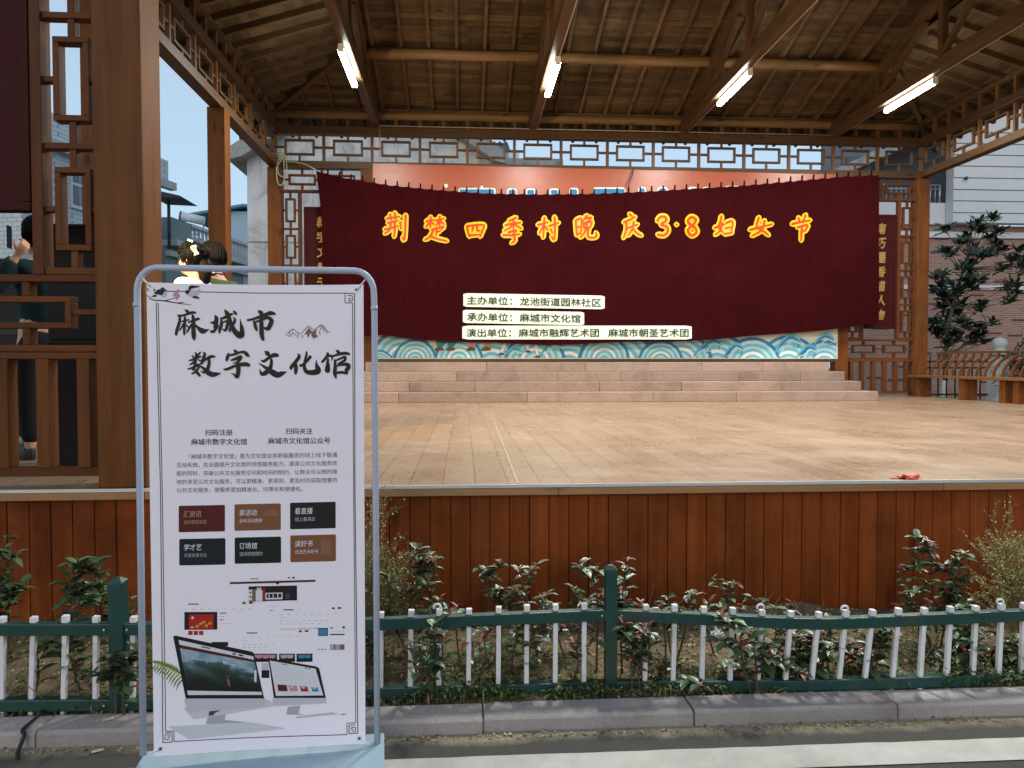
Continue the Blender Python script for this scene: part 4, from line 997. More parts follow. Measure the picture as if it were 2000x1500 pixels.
# brush strokes of the cloth letters, in the pixel frames of two crops: (crop, strokes, first pixel width)
TD, TE = crop(740, 405, .22), crop(1200, 405, .2)
CH = [(TD, [[(72,97),(185,80)],[(100,60),(112,112)],[(142,48),(150,104)],[(80,137),(168,115)],[(52,195),(110,182),(172,165)],[(105,130),(98,195),(52,232)],[(140,125),(142,200),(135,262)],[(190,128),(196,192)],[(237,68),(234,200),(224,288),(210,262)]]),
 (TD, [[(420,122),(492,108)],[(460,85),(455,182)],[(452,132),(415,172)],[(465,130),(490,152)],[(505,117),(578,98)],[(540,80),(540,172)],[(535,122),(505,162)],[(545,120),(580,150)],[(470,198),(572,170),(552,196)],[(512,190),(510,248)],[(515,217),(548,206)],[(482,208),(452,260),(408,288)],[(455,250),(520,278),(606,298)]]),
 (TD, [[(783,165),(792,215),(805,262)],[(785,167),(860,155),(932,158),(920,205),(898,262)],[(838,168),(828,212)],[(872,165),(875,205),(900,203)],[(802,246),(905,240)]]),
 (TD, [[(1218,90),(1150,122)],[(1122,158),(1190,140),(1258,135)],[(1197,108),(1195,192)],[(1190,142),(1160,182),(1112,205)],[(1200,145),(1265,188)],[(1150,222),(1222,202),(1192,236)],[(1190,236),(1208,288),(1176,318)],[(1102,244),(1180,246),(1252,236)]]),
 (TD, [[(1412,155),(1502,130)],[(1470,92),(1465,180),(1458,268)],[(1465,152),(1425,232)],[(1475,168),(1502,202)],[(1512,165),(1598,135)],[(1560,85),(1564,190),(1556,284),(1532,255)],[(1525,192),(1542,228)]]),
 (TD, [[(1748,115),(1752,180),(1757,250)],[(1750,116),(1798,103),(1792,235)],[(1755,177),(1790,168)],[(1757,238),(1790,228)],[(1846,72),(1805,132)],[(1840,96),(1884,92),(1855,126)],[(1818,142),(1822,188)],[(1820,143),(1888,126),(1876,178)],[(1823,184),(1878,173)],[(1846,130),(1836,205),(1788,268)],[(1862,182),(1856,252),(1892,268),(1932,256),(1926,222)]]),
 (TE, [[(148,65),(178,88)],[(92,145),(150,120),(205,92)],[(118,132),(116,215),(88,300)],[(122,205),(228,165)],[(188,138),(176,208),(134,275)],[(180,205),(222,252),(266,275)]]),
 (TE, [[(420,132),(450,92),(497,94),(507,128),(458,165),(512,188),(522,232),(482,272),(424,264)]]), (TE, [[(604,168),(613,168)]]),
 (TE, [[(757,178),(718,135),(752,94),(797,120),(772,165),(718,222),(756,274),(803,240),(785,195),(757,178)]]),
 (TE, [[(1046,85),(1035,140),(1018,190),(1062,244)],[(1052,150),(1036,222),(982,268)],[(978,200),(1078,163)],[(1090,152),(1154,138),(1142,248)],[(1086,202),(1142,190)],[(1074,258),(1152,246)]]),
 (TE, [[(1412,98),(1390,188),(1450,225),(1508,272)],[(1467,128),(1440,218),(1342,278)],[(1322,218),(1430,190),(1540,162)]]),
 (TE, [[(1735,162),(1815,142),(1912,124)],[(1798,100),(1815,152)],[(1868,74),(1840,148)],[(1788,194),(1884,170),(1862,226),(1836,224)],[(1832,182),(1828,250),(1824,325)]])]
for fn_, ss in CH:
    sc_ = .22 if fn_ is TD else .2; b_ = MB(); num = ss is CH[7][1] or ss is CH[9][1]
    for i, q in enumerate(ss):
        n = len(q); wd = 17/sc_*.22
        taper = [wd*(1.15 if k == 0 else (.75 if k == n-1 else 1.0)) for k in range(n)]
        if num: taper = [wd*1.25]*n
        stroke(b_, fn_([(x, y, tw+(36 if fn_ is TD else 40)) for (x, y), tw in zip(q, taper)]), cur_pt, .012+.0006*i, 0, 6)
        stroke(b_, fn_([(x, y, tw) for (x, y), tw in zip(q, taper)]), cur_pt, .026+.0006*i, 1, 6)
    b_.build('letter', CI, curtain)
for x0, y0, x1, y1, parts in ((905, 572.5, 1181, 604, (('主办单位：', 912, 1000), ('龙池街道园林社区', 1015, 1174))), (904, 605, 1141, 635, (('承办单位：', 912, 1000), ('麻城市文化馆', 1015, 1134))), (903, 636, 1351, 663, (('演出单位：', 911, 998), ('麻城市融辉艺术团', 1013, 1170), ('麻城市朝圣艺术团', 1188, 1345)))):
    b_ = MB(); c = []; sl = .018 if y0 < 630 else .0; r = 4
    nseg = 40
    for k in range(nseg):                              # follows the cloth
        xa, xb = x0+(x1-x0)*k/nseg, x0+(x1-x0)*(k+1)/nseg
        ins = lambda x: max(0, r-(x-x0))*.5 if x < x0+r else (max(0, r-(x1-x))*.5 if x > x1-r else 0)
        rectp = [cur_pt(xa, y0+sl*(xa-x0)+ins(xa), .02), cur_pt(xb, y0+sl*(xb-x0)+ins(xb), .02), cur_pt(xb, y1-sl*(x1-xb)*1-ins(xb), .02), cur_pt(xa, y1-sl*(x1-xa)-ins(xa), .02)]
        b_.poly(rectp, .5, 2)
    for s_, a, b in parts:
        hh = 8.8
        ym = lambda x: (y0+y1)/2+sl*(x-(x0+x1)/2)
        put_text(b_, s_, (a, ym(a)-hh+1, b, ym(a)+hh), cur_pt, .03, 3, .014, 0, .05, sl)
    b_.build('credit_strip', CI, curtain)
rp = thing('curtain_rope', (XL, YB-.2, 5.6), 'pale green rope tied round rear column, its end hanging in a coil', 'rope')
b_ = MB(); b_.tube([(XL+.0, YB-.17, 5.62), at(575, 316, 15.2), at(600, 322, 15.1), cur_pt(618, 333, .01)], .014, 7); b_.build('taut_rope', M['rope'], rp)
b_ = MB()
for k, (xa, xb, yt, yb) in enumerate(((541, 555, 306, 362), (539, 549, 304, 320), (543, 560, 303, 345))):
    pts_ = [at(xa, yt, 15.2), at(xa-1, (yt+yb)/2, 15.18), at(xa+1, yb-6, 15.2), at((xa+xb)/2, yb, 15.19), at(xb-1, yb-6, 15.2), at(xb, (yt+yb)/2, 15.2), at(xb-2, yt, 15.2)]
    b_.tube([tuple(p) for p in spline(pts_, 4)], .013, 6)
for k in range(4): b_.tube([at(536+2*k, 300+3*k, 15.15), at(548, 297+4*k, 15.1), at(557, 301+3*k, 15.15)], .014, 6)
b_.build('rope_coil', M['rope'], rp)
b_ = MB(); b_.tube([tuple(p) for p in spline([at(1237, 330, 15.2), at(1234, 345, 15.16), at(1228, 360, 15.14), at(1226, 372, 15.16)], 4)], .012, 6)
b_.build('hanging_wire', M['cable'], None, label='short black wire hanging from the rear beam over the orange mural', cat='wire')

# ---------------------------------------------------------------- couplet boards
def couplet(x0, x1, z0, z1, Y, chars, label, xs=None, front=1):
    b_ = MB(); b_.box(x0, x1, Y-.035, Y+.03, z0, z1, .5)
    t = thing('couplet_board', ((x0+x1)/2, Y, z0), label, 'sign board', 'lacquered couplet boards between lattice strips'); b_.build('board', M['board_red'], t, bevel=.006)
    b_ = MB()
    for a in ((x0, x1, z0, z0+.05), (x0, x1, z1-.05, z1), (x0, x0+.05, z0+.051, z1-.051), (x1-.05, x1, z0+.051, z1-.051)): b_.box(a[0], a[1], Y-.055, Y-.036, a[2], a[3], .5)
    b_.build('board_frame', M['board_red'], t, bevel=.005)
    n = max(1, len(chars)); H = (z1-z0-.3)/n
    for i, c in enumerate(chars):
        b_ = MB(); zc = z1-.15-H*(i+.5); s_ = min(H*.36, .17); xc = (x0+x1)/2
        v, f, a, b, c0, d = text_geo(c, .03, .15, 2)
        b_.add([Vector((xc+((q[0]-a)/(b-a)-.5)*s_*2, Y-.040-.002-max(0, q[2])*.05, zc+((q[1]-c0)/(d-c0)-.5)*s_*2.1)) for q in v], f); b_.build('gilt_letter', M['gold'], t)
couplet(XL+.135+.43, IL-.135-.43, 2.32, 4.75, YB, '翰宇文章千古名', 'dark red couplet board behind the curtain edge, rear left of stage')
couplet(IR+.135+.40, XR-.135-.40, 2.32, 4.75, YB, '南巧墨香描人物', 'dark red couplet board with gilt letters right of the maroon curtain')
couplet(XL+.135+.43, IL-.135-.382, 2.46, 4.75, YF, '', 'plain dark red couplet board high in the front left lattice')
# ---------------------------------------------------------------- low garden fence
RAIL = [(-90,1228,1376,3.345),(230,1227,1374,3.345),(480,1225,1362,3.35),(740,1218,1352,3.36),(1193,1199,1339,3.43),(1400,1209,1338,3.37),(1600,1218,1336,3.345),(1800,1209,1330,3.33),(2030,1199,1322,3.40),(2130,1197,1320,3.43)]
def railp(px, k):
    for a, b in zip(RAIL, RAIL[1:]):
        if px <= b[0]:
            t = (px-a[0])/(b[0]-a[0]); Y = a[3]+(b[3]-a[3])*t; return at(px, a[k]+(b[k]-a[k])*t, Y)
    return at(px, RAIL[-1][k], RAIL[-1][3])
fence = thing('garden_fence', (railp(1193, 1).x, 3.43, .05), 'low dented garden fence of green rails and posts with white pickets behind the kerb', 'fence')
def smoothrail(a, b, k):
    xs = [a+(b-a)*i/16 for i in range(17)]; P = [railp(x, k) for x in xs]
    Q = [P[0]] + [(P[i-1]+P[i]*2+P[i+1])/4 for i in range(1, 16)] + [P[-1]]
    m_ = MB(); w_, h_ = .022, .026
    for i in range(17):
        d = (Q[min(i+1,16)]-Q[max(i-1,0)]).normalized(); n = Vector((d.y, -d.x, 0)).normalized()
        m_.v += [Q[i]+n*w_+Vector((0,0,-h_)), Q[i]+n*w_+Vector((0,0,h_)), Q[i]-n*w_+Vector((0,0,h_)), Q[i]-n*w_+Vector((0,0,-h_))]
    for i in range(16):
        for j in range(4): a_, b_ = i*4+j, i*4+(j+1) % 4; m_.face((a_, a_+4, b_+4, b_), .5)
    m_.build('rail', M['green_paint'], fence, bevel=.004)
for a, b in ((-90, 221), (240, 1183), (1204, 2110)):
    for k in (1, 2): smoothrail(a, b, k)
for px, py, w_ in ((230, 1127, .031), (1193, 1103, .027), (2120, 1100, .028)):
    p = at(px, py, 3.345 if px < 300 else 3.43); m_ = MB()
    m_.box(p.x-w_, p.x+w_, p.y-w_, p.y+w_, .02, p.z-.02, .5)
    m_.hexa([(p.x-w_-.003, p.y-w_-.003, p.z-.019), (p.x+w_+.003, p.y-w_-.003, p.z-.019), (p.x+w_+.003, p.y+w_+.003, p.z-.019), (p.x-w_-.003, p.y+w_+.003, p.z-.019),
             (p.x-.012, p.y-.012, p.z), (p.x+.012, p.y-.012, p.z), (p.x+.012, p.y+.012, p.z), (p.x-.012, p.y+.012, p.z)], .5)
    m_.build('post', M['green_paint'], fence, bevel=.003)
    for k in (1, 2):
        for s_ in (-1, 1):
            c = railp(px+s_*(19 if px > 300 else 22), k); m_ = MB(); m_.ball(c+Vector((0, -.024, 0)), (.006, .004, .006), 8, 5); m_.build('bolt', M['bolt'], fence)
PK = [(5,5),(66,62),(128,125),(188,187),(261,259),(321,320),(380,379),(440,439),(499,499),(559,559),(618,618),(680,679),(744,743),(803,801),(858,857),(916,915),(974,973),(1029,1028),(1085,1084),(1141,1140),
      (1261,1259),(1317,1314),(1374,1370),(1430,1425),(1487,1479),(1543,1533),(1597,1584),(1650,1637),(1702,1688),(1753,1742),(1804,1796),(1855,1848),(1905,1899),(1955,1949),(1999,1994)]
for i, (a, b) in enumerate(PK):
    t, q = railp(a, 1), railp(b, 2); d = (t-q).normalized(); j = random.uniform(-.004, .004)
    m_ = MB(); lo = q-d*random.uniform(.045, .075); hi = t+d*.027
    m_.bar(lo, hi, .022, .022, up=(0, 1, 0), tone=.5); m_.bar(t+d*.0265, t+d*(.057+j), .027, .027, up=(0, 1, 0), tone=.5)
    pk = m_.build('picket', M['white_paint'], fence, bevel=.0035)
    if a in (858, 1487, 1650, 1955):                   # broken caps curl over
        m_ = MB(); c = t+d*.066; m_.tube([c+Vector((.016*math.cos(x)-.01, -.004, .014*math.sin(x))) for x in [R(20*k-30) for k in range(13)]], .0055, 8); m_.build('broken_cap', M['white_paint'], pk)

# ---------------------------------------------------------------- photinia shrubs
LM = [M['leaf'], M['leafred'], M['stem']]
def rv(a=1): return Vector((random.uniform(-a, a), random.uniform(-a, a), random.uniform(-a, a)))
def shrub(label, stems, Lf=.06, red=.25, start=.35, dens=1.0):
    b0 = stems[0]; o = at(b0[0], 1300, b0[1]); loc = (o.x, b0[1], bedz(o.x, b0[1])-.01)
    t = thing('photinia_shrub', loc, label, 'shrub', 'photinia shrubs along the garden fence')
    f_, s_ = MB(), MB()
    for bx, Y, tx, ty, n in stems:
        base = at(bx, 1300, Y); base = Vector((base.x, Y, bedz(base.x, Y)-.01)); top = at(tx, ty+14, Y+random.uniform(-.06, .06))
        mid = base.lerp(top, .5)+Vector((random.uniform(-.03, .03), random.uniform(-.05, .05), random.uniform(-.01, .03)))
        P = spline([base, mid, top], 6); s_ = MB(); s_.tube(P, [.006*(1-.6*i/(len(P)-1)) for i in range(len(P))], 6)
        tips = [(P, start, 1.0)]; last = (bx, Y, tx, ty, n) == stems[-1]
        for k in range(max(1, n//3)):
            i = random.randint(len(P)//2-1, len(P)-3); a = random.uniform(0, 6.28); br = P[i]+Vector((math.cos(a)*.10, math.sin(a)*.07, random.uniform(.05, .11)))
            q = spline([P[i], P[i].lerp(br, .5)+Vector((0, 0, .012)), br], 3); s_.tube(q, .003, 5); tips.append((q, .25, .7))
        s_.build('stem', M['stem'], t)
        for q, st_, sc in tips:
            cnt = int((n*2.2+5)*sc*dens*random.uniform(.7, 1.15))
            for k in range(cnt):
                u = st_+(1-st_)*(k/cnt)**.8; x = u*(len(q)-1); i = min(int(x), len(q)-2); p = q[i].lerp(q[i+1], x-i)
                a = k*2.4+random.uniform(-.4, .4); el = random.uniform(-.35, .5)+.5*max(0, u-.75)*2
                d = Vector((math.cos(a)*math.cos(el), math.sin(a)*math.cos(el), math.sin(el)+.1))
                isred = random.random() < (red*2.2 if u > .88 else red*.45)
                L = Lf*random.uniform(.7, 1.35)*(.6 if isred and u > .9 else 1)
                f_.leaf(p, d, (0, 0, 1), L, L*(.36 if isred else .56), random.random(), 1 if isred else 0, random.uniform(.1, .35), random.uniform(0, .3))
    f_.build('foliage', LM[:2], t)
    return t
shrub('dense photinia shrub just right of the poster stand, leaning over bare twigs', [(800,3.75,760,1165,7),(820,3.8,815,1085,8),(850,3.8,850,1075,8),(840,3.7,790,1130,7),(860,3.7,860,1150,6)])
shrub('photinia sprig hanging low in front of two pickets beside the stand', [(838,3.36,800,1235,4),(842,3.36,842,1215,5),(850,3.38,862,1225,4)], .065, .2)
shrub('photinia with one red sprout over the fence rail, left of the tall stems', [(905,3.5,895,1165,4),(925,3.36,915,1200,5),(925,3.4,945,1225,4)], .06, .5)
shrub('tall thin photinia with dark bunched top against the front panel', [(985,3.85,950,1090,9),(975,3.8,975,1140,7)], .055, .3, .55)
shrub('slender leaning photinia stem with pale green top', [(1050,3.7,1012,1092,6),(1045,3.6,1060,1150,6)], .055, .4, .55)
shrub('drooping dark photinia on the rail between the two thin stems and the green post', [(1000,3.55,1030,1195,6),(1022,3.45,1040,1215,6)], .06, .3)
shrub('photinia stems with scattered leaves left of the tall green post', [(1105,3.7,1070,1170,5),(1125,3.75,1135,1160,6),(1120,3.5,1120,1240,5)], .06, .3, .5)
shrub('bright topped photinia rising behind the tall green post', [(1165,3.6,1165,1085,6),(1215,3.6,1225,1075,9),(1205,3.5,1205,1120,7),(1230,3.5,1250,1160,6)], .065, .35, .5)
shrub('photinia bunched on the rail just right of the tall green post', [(1235,3.38,1215,1195,7),(1250,3.38,1265,1205,6),(1262,3.42,1240,1225,6)], .065, .35)
shrub('photinia with pale leaves above the second picket right of the post', [(1315,3.7,1305,1150,6),(1320,3.7,1345,1155,4),(1300,3.5,1290,1165,5)], .058, .35, .55)
shrub('small photinia sprig low between pickets beside the paper scrap', [(1290,3.5,1300,1270,4),(1355,3.38,1365,1320,5),(1372,3.36,1378,1340,4)], .065, .3)
shrub('photinia with upright red shoots near the white plastic bag', [(1395,3.75,1385,1160,4),(1430,3.7,1422,1140,6),(1440,3.6,1450,1165,6)], .056, .6, .55)
shrub('large leaved photinia hanging over the rail right of the white plastic bag', [(1470,3.34,1445,1215,6),(1480,3.32,1470,1230,6),(1440,3.33,1425,1300,5)], .075, .3)
shrub('photinia clump with red tips above the lowest dip of the rail', [(1505,3.7,1495,1160,5),(1545,3.7,1545,1160,6),(1520,3.5,1515,1210,6),(1555,3.5,1560,1225,6)], .062, .5, .45)
shrub('dark photinia filling the gap below the dip of the rail', [(1500,3.45,1505,1260,6),(1530,3.4,1535,1290,6),(1590,3.42,1600,1270,6),(1560,3.5,1560,1250,6)], .07, .15)
shrub('photinia with red shoots climbing a leaning picket', [(1625,3.42,1620,1215,5),(1660,3.45,1650,1240,6),(1600,3.4,1590,1235,5)], .062, .6)
shrub('photinia drooping in front of the fourth leaning picket', [(1700,3.38,1725,1210,5),(1705,3.36,1715,1245,6),(1690,3.5,1680,1265,5)], .068, .35)
shrub('tall bushy photinia at right standing against the front panel', [(1800,3.85,1760,1090,6),(1830,3.85,1815,1045,9),(1850,3.85,1865,1070,11),(1850,3.8,1885,1110,9),(1820,3.75,1770,1150,8),(1835,3.75,1830,1160,8),(1860,3.7,1875,1170,8)], .062, .3, .4)
shrub('photinia with hanging dark leaves beside the right hand picket gap', [(1890,3.42,1895,1205,7),(1900,3.42,1885,1240,7),(1870,3.5,1850,1290,6),(1930,3.5,1940,1290,6)], .07, .3)
shrub('low leafy photinia in the far right fence corner', [(1960,3.5,1960,1260,6),(1985,3.5,1990,1240,7),(2010,3.5,2010,1290,6)], .06, .2)
shrub('dark photinia at far left edge against the shaded panel', [(20,3.9,10,1030,5),(10,3.85,30,1060,6),(-10,3.8,5,1120,6)], .075, .1)
shrub('dark photinia left of the shorter green post in shade', [(150,3.6,135,1105,8),(170,3.6,190,1085,9),(180,3.55,205,1110,6),(160,3.5,150,1160,7)], .07, .1)
shrub('dark photinia low against the shorter green post', [(225,3.3,225,1260,6),(240,3.3,245,1300,6),(200,3.4,120,1240,5),(60,3.45,70,1260,5)], .07, .25)
shrub('photinia leaves showing between poster edge and stand leg', [(250,3.6,255,1150,6),(720,3.6,715,1200,6)], .065, .15)
def twiggy(label, bx, Y, tops, seed):
    random.seed(seed); o = at(bx, 1300, Y); base = Vector((o.x, Y, bedz(o.x, Y)-.01))
    t = thing('bare_shrub', base, label, 'shrub'); s_, l_ = MB(), MB()
    def grow(p, d, L, r, lev):
        q = p+d*L; m = p.lerp(q, .5)+rv(.06*L); s_.tube(spline([p, m, q], 3), [r, r*.9, r*.85, r*.8, r*.72, r*.68, r*.6], 5, cap=False)
        for k in range(3 if lev else 0):
            b = l_; u = random.uniform(.2, 1); l_.leaf(p.lerp(q, u), rv()+d*.6, (0, 0, 1), random.uniform(.008, .018), .008, random.random(), 0)
        if lev < 4:
            for k in range(3):
                nd = (d+rv(.62)+Vector((0, 0, .12))).normalized(); grow(p.lerp(q, random.uniform(.55, 1)), nd, L*random.uniform(.55, .85), r*.62, lev+1)
    for tx, ty in tops:
        top = at(tx, ty, Y+random.uniform(-.1, .1)); v = top-base; grow(base, v.normalized(), v.length*.42, .0065, 0); grow(base, (v.normalized()+rv(.2)).normalized(), v.length*.36, .005, 0)
    s_.build('branches', M['twig'], t); l_.build('buds', M['bud'], t)
twiggy('bare twiggy shrub with tiny buds squeezed behind the right leg of the poster stand', 725, 3.85, [(690, 990), (715, 980), (740, 990), (770, 1010), (790, 1120), (705, 1060), (760, 1090)], 3)
twiggy('bare yellowish twiggy shrub at the far right edge of the bed', 1990, 3.8, [(1950, 1030), (1975, 1020), (2005, 1030), (1930, 1150), (2030, 1080), (1960, 1110)], 5)
random.seed(11)
# ground cover
g_ = MB()
for k in range(24000):
    x = random.uniform(-3.6, 4.6); r_ = random.random(); cl = mn.noise(Vector((x*3.3, 1.5, 0)))*.6+mn.noise(Vector((x*9.1, 4.5, 0)))*.4
    y = 3.325+abs(random.gauss(0, .06)) if r_ < .5 else random.uniform(3.36, 4.05)
    if r_ >= .5 and mn.noise(Vector((x*1.9, y*3, 3))) < -.16+(y-3.36)*.42: continue
    if r_ < .5 and cl < random.uniform(-.45, .05): continue
    hm = max(.2, .6+1.2*cl)*(1 if r_ < .62 else 1.15)
    z = bedz(x, y)-.004; a = random.uniform(0, 6.28); q = random.random()
    if q < .22: g_.leaf((x, y, z), (math.cos(a)*.8, math.sin(a)*.8-.25, 1), (math.cos(a), math.sin(a), 0), random.uniform(.03, .085)*hm, .005, random.random(), 1 if random.random() < .3 else 0, 0, .6)
    else: g_.leaf((x+random.gauss(0, .012), y, z+.012+random.uniform(0, .075)*hm), (math.cos(a), math.sin(a)-.35, random.uniform(-.3, .6)), (0, 0, 1), random.uniform(.012, .034), random.uniform(.009, .022), random.random()*(.6 if q < .6 else 1), 1 if random.random() < .08 else 0, .2, .25)
for k in range(420):                                   # dry stalks and trailing stems
    x = random.uniform(-3.4, 4.4); y = random.uniform(3.36, 4.2); z = bedz(x, y); L = random.uniform(.07, .26); d = Vector((random.uniform(-.9, .9), random.uniform(-.6, .3), random.uniform(.15, 1)))
    if mn.noise(Vector((x*1.4, y*2, 8))) < -.1: continue
    d.normalize(); q = [Vector((x, y, z)), Vector((x, y, z+.01))+d*L*.5, Vector((x, y, z))+d*L+rv(.03)]; g_.tube([tuple(p) for p in spline(q, 3)], [.0016]*6+[.0008], 4, random.random(), 1, False)
g_.build('grass', [M['grass'], M['drygrass']], kind='stuff', label='short grass and weeds along the kerb and fence foot')
g_ = MB()
for k in range(4200):
    x = random.uniform(-3.6, 4.8); y = random.uniform(3.34, 4.32) if k < 3600 else 3.11+abs(random.gauss(0, .03)); z = (bedz(x, y) if y > 3.3 else 0)+.002
    if y > 3.3 or y < 3.16:
        if random.random() < .62: g_.leaf((x, y, z+.003), Vector((random.uniform(-1, 1), random.uniform(-1, 1), random.uniform(-.1, .35))), (0, 0, 1), random.uniform(.012, .045)*(1 if y > 3.3 else .5), random.uniform(.006, .02), random.random(), random.choice((0, 0, 1)), .2, .2)
        else: g_.ball((x, y, z), (random.uniform(.004, .016), random.uniform(.004, .014), random.uniform(.003, .009)), 5, 3, random.random(), 2, .3)
g_.build('leaf_litter', [leaf_mat('dead_leaf', (.22,.14,.07), .6, .8, .2), leaf_mat('pale_dead_leaf', (.36,.28,.17), .5, .8, .2), stone_mat('pebble', (.26,.22,.17), (.36,.31,.25), 60)], kind='stuff', label='dead leaves and pebbles scattered over bare earth')
# rubbish
def crumple(name, p, r, mat, label, cat, flat=.6, seed=1):
    random.seed(seed); m_ = MB(); nu, nv = 16, 10; b = Vector((p[0], p[1], p[2])); base = len(m_.v)
    for i in range(nv+1):
        th = math.pi*i/nv
        for j in range(nu):
            a = 2*math.pi*j/nu; d = Vector((math.sin(th)*math.cos(a), math.sin(th)*math.sin(a), math.cos(th)))
            k = .72+.5*mn.noise(d*2.3+Vector((seed*3.1, 0, 0)))+.35*mn.noise(d*5.1+Vector((seed, 2, 0)))
            m_.v.append(b+Vector((d.x*r[0]*k, d.y*r[1]*k, (d.z*.9+.75)*r[2]*k)))
    for i in range(nv):
        for j in range(nu): a, c = base+i*nu+j, base+i*nu+(j+1) % nu; m_.face((a, a+nu, c+nu, c), .5)
    m_.build(name, mat, None, origin=p, label=label, cat=cat)
def onbed(px, py):
    z = .06
    for _ in range(6): p = atz(px, py, z); z = bedz(p.x, p.y)
    return p
crumple('plastic_bag', onbed(1401, 1246), (.042, .04, .033), M['whiteplastic'], 'crumpled white plastic bag lying on the bare earth behind the fence', 'bag', seed=4)
crumple('wrapper', onbed(1060, 1255), (.045, .03, .016), M['blueplastic'], 'pale blue plastic wrapper on the earth left of the tall green post', 'wrapper', seed=5)
crumple('wrapper', onbed(937, 1300), (.025, .015, .008), M['blueplastic'], 'tiny flattened blue wrapper by a picket near the stand', 'wrapper', seed=6)
crumple('paper_scrap', onbed(1346, 1262), (.042, .022, .007), M['paperscrap'], 'flattened pinkish paper scrap on the earth beside the white bag', 'paper scrap', seed=7)
crumple('paper_scrap', onbed(1000, 1238), (.02, .014, .008), M['whiteplastic'], 'tiny white paper scrap on earth between two pickets', 'paper scrap', seed=8)
crumple('red_packet', atz(1778, 936, ZS), (.075, .045, .022), M['redplastic'], 'crumpled red plastic packet lying at the stage front edge', 'packet', seed=9)
p = atz(1752, 934, ZS); m_ = MB(); m_.grid(lambda u, v: (p.x-.045+.13*u, p.y-.012+.026*v, ZS+.006+.01*math.sin(u*5+v)), 10, 3); m_.build('ribbon_strip', M['redplastic'], None, origin=p, label='short red ribbon strip beside the crumpled red packet on stage', cat='ribbon')
for px, py, l_ in ((211, 1407, 'small tan card scrap on top of the kerb left of the stand'), (190, 1469, 'small tan card scrap on the road dust below the kerb')):
    p = atz(px, py, .068 if py < 1440 else .004); m_ = MB(); m_.bar((p.x-.02, p.y-.006, p.z+.004), (p.x+.02, p.y+.008, p.z+.007), .014, .004); m_.build('card_scrap', M['cardscrap'], None, origin=p, label=l_, cat='card scrap')
b_ = MB(); pts_ = [onbed(75, 1385), Vector((atz(62, 1405, .09).x, 3.29, .085)), atz(45, 1425, .075), Vector((atz(36, 1440, .07).x, 3.155, .06)), atz(35, 1470, .006), atz(36, 1482, .006)]
b_.tube([tuple(q) for q in spline(pts_, 5)], .008, 7); b_.build('ground_cable', M['cable'], None, origin=pts_[4], label='black cable running over the kerb at far left', cat='cable')

# ---------------------------------------------------------------- bench, iron fence, gate post, tree on the right
l1, l2 = atz(1864, 781, ZS), atz(1943, 787, ZS)
be = thing('leaning_bench', (9.65, 13.6, ZS), 'long orange wooden bench with curved slatted backrest at the right stage edge', 'bench')
m_ = MB(); m_.box(9.44, 9.86, 11.9, 15.24, 1.285, 1.335, .5); m_.build('seat', M['lat_y'] if 'lat_y' in M else M['beam_z'], be, bevel=.006)
for y in (15.0, l1.y, l2.y, 12.2):
    m_ = MB(); m_.box(9.50, 9.78, y-.07, y+.07, ZS, 1.284, random.random()); m_.build('leg', M['col'], be, bevel=.008)
m_ = MB(); m_.bar((10.10, 11.9, 1.80), (10.10, 15.24, 1.80), .06, .05, tone=.4); m_.build('top_rail', M['beam_y'], be, bevel=.006)
y = 12.0; sl0 = None
while y < 15.2:
    if sl0 is None:
        P = spline([(9.81, y, 1.336), (9.83, y, 1.45), (9.93, y, 1.60), (10.06, y, 1.70), (10.08, y, 1.776)], 5); m_ = MB()
        for a, b in zip(P, P[1:]): m_.bar(a, b, .045, .03, up=(0, 1, 0), tone=.5) if False else m_.bar(a, b, .032, .05, up=(1, 0, .01), tone=.5)
        m_ = MB()
        for i, q in enumerate(P):
            d = (P[min(i+1, len(P)-1)]-P[max(i-1, 0)]).normalized(); n = Vector((d.z, 0, -d.x))*.021; e = Vector((0, .016, 0)); m_.v += [q-n-e, q+n-e, q+n+e, q-n+e]
        for i in range(len(P)-1):
            for j in range(4): a_, b_ = i*4+j, i*4+(j+1) % 4; m_.face((a_, b_, b_+4, a_+4), .5)
        y_0 = y; sl0 = m_.build('back_slat', M['col'], be)
    else: dup(sl0, Vector((0, y-y_0, 0)), be)
    y += .23
fx0, fx1 = at(1800, 700, 17.4).x, at(2120, 700, 17.4).x
ifn = thing('iron_fence', ((fx0+fx1)/2, 17.4, 0), 'black iron bar fence behind the bench on the right', 'fence')
for z in (1.60, 1.45, .80):
    m_ = MB(); m_.box(fx0, fx1, 17.385, 17.415, z, z+.04); m_.build('rail', M['ironblack'], ifn)
b0 = None; x = fx0
while x < fx1:
    if b0 is None: m_ = MB(); m_.tube([(x, 17.4, 0), (x, 17.4, 1.74), (x, 17.4, 1.80)], [.017, .017, .003], 8); b0 = m_.build('bar', M['ironblack'], ifn); x00 = x
    else: dup(b0, Vector((x-x00, 0, 0)), ifn)
    x += .215
c = at(1953, 672, 17.3)
gp = thing('gate_post', (c.x, 17.3, 0), 'pale stone gate post topped by a round ball, behind the bench', 'post')
m_ = MB(); m_.box(c.x-.22, c.x+.10, 17.1, 17.45, 0, c.z-.27, .5); m_.build('shaft', M['greystone'], gp, bevel=.02)
m_ = MB(); m_.box(c.x-.30, c.x+.30, 17.0, 17.55, c.z-.269, c.z-.19, .5); m_.build('cap', M['greystone'], gp, bevel=.02)
m_ = MB(); m_.lathe([(.001, -.19), (.14, -.19), (.15, -.15), (.10, -.12), (.13, -.09), (.155, -.04), (.165, .02), (.15, .08), (.11, .13), (.05, .158), (.001, .165)], (c.x, 17.3, c.z), 22); m_.build('ball', M['greystone'], gp)
random.seed(21)
TY = 18.4; tb = at(1843, 790, TY)
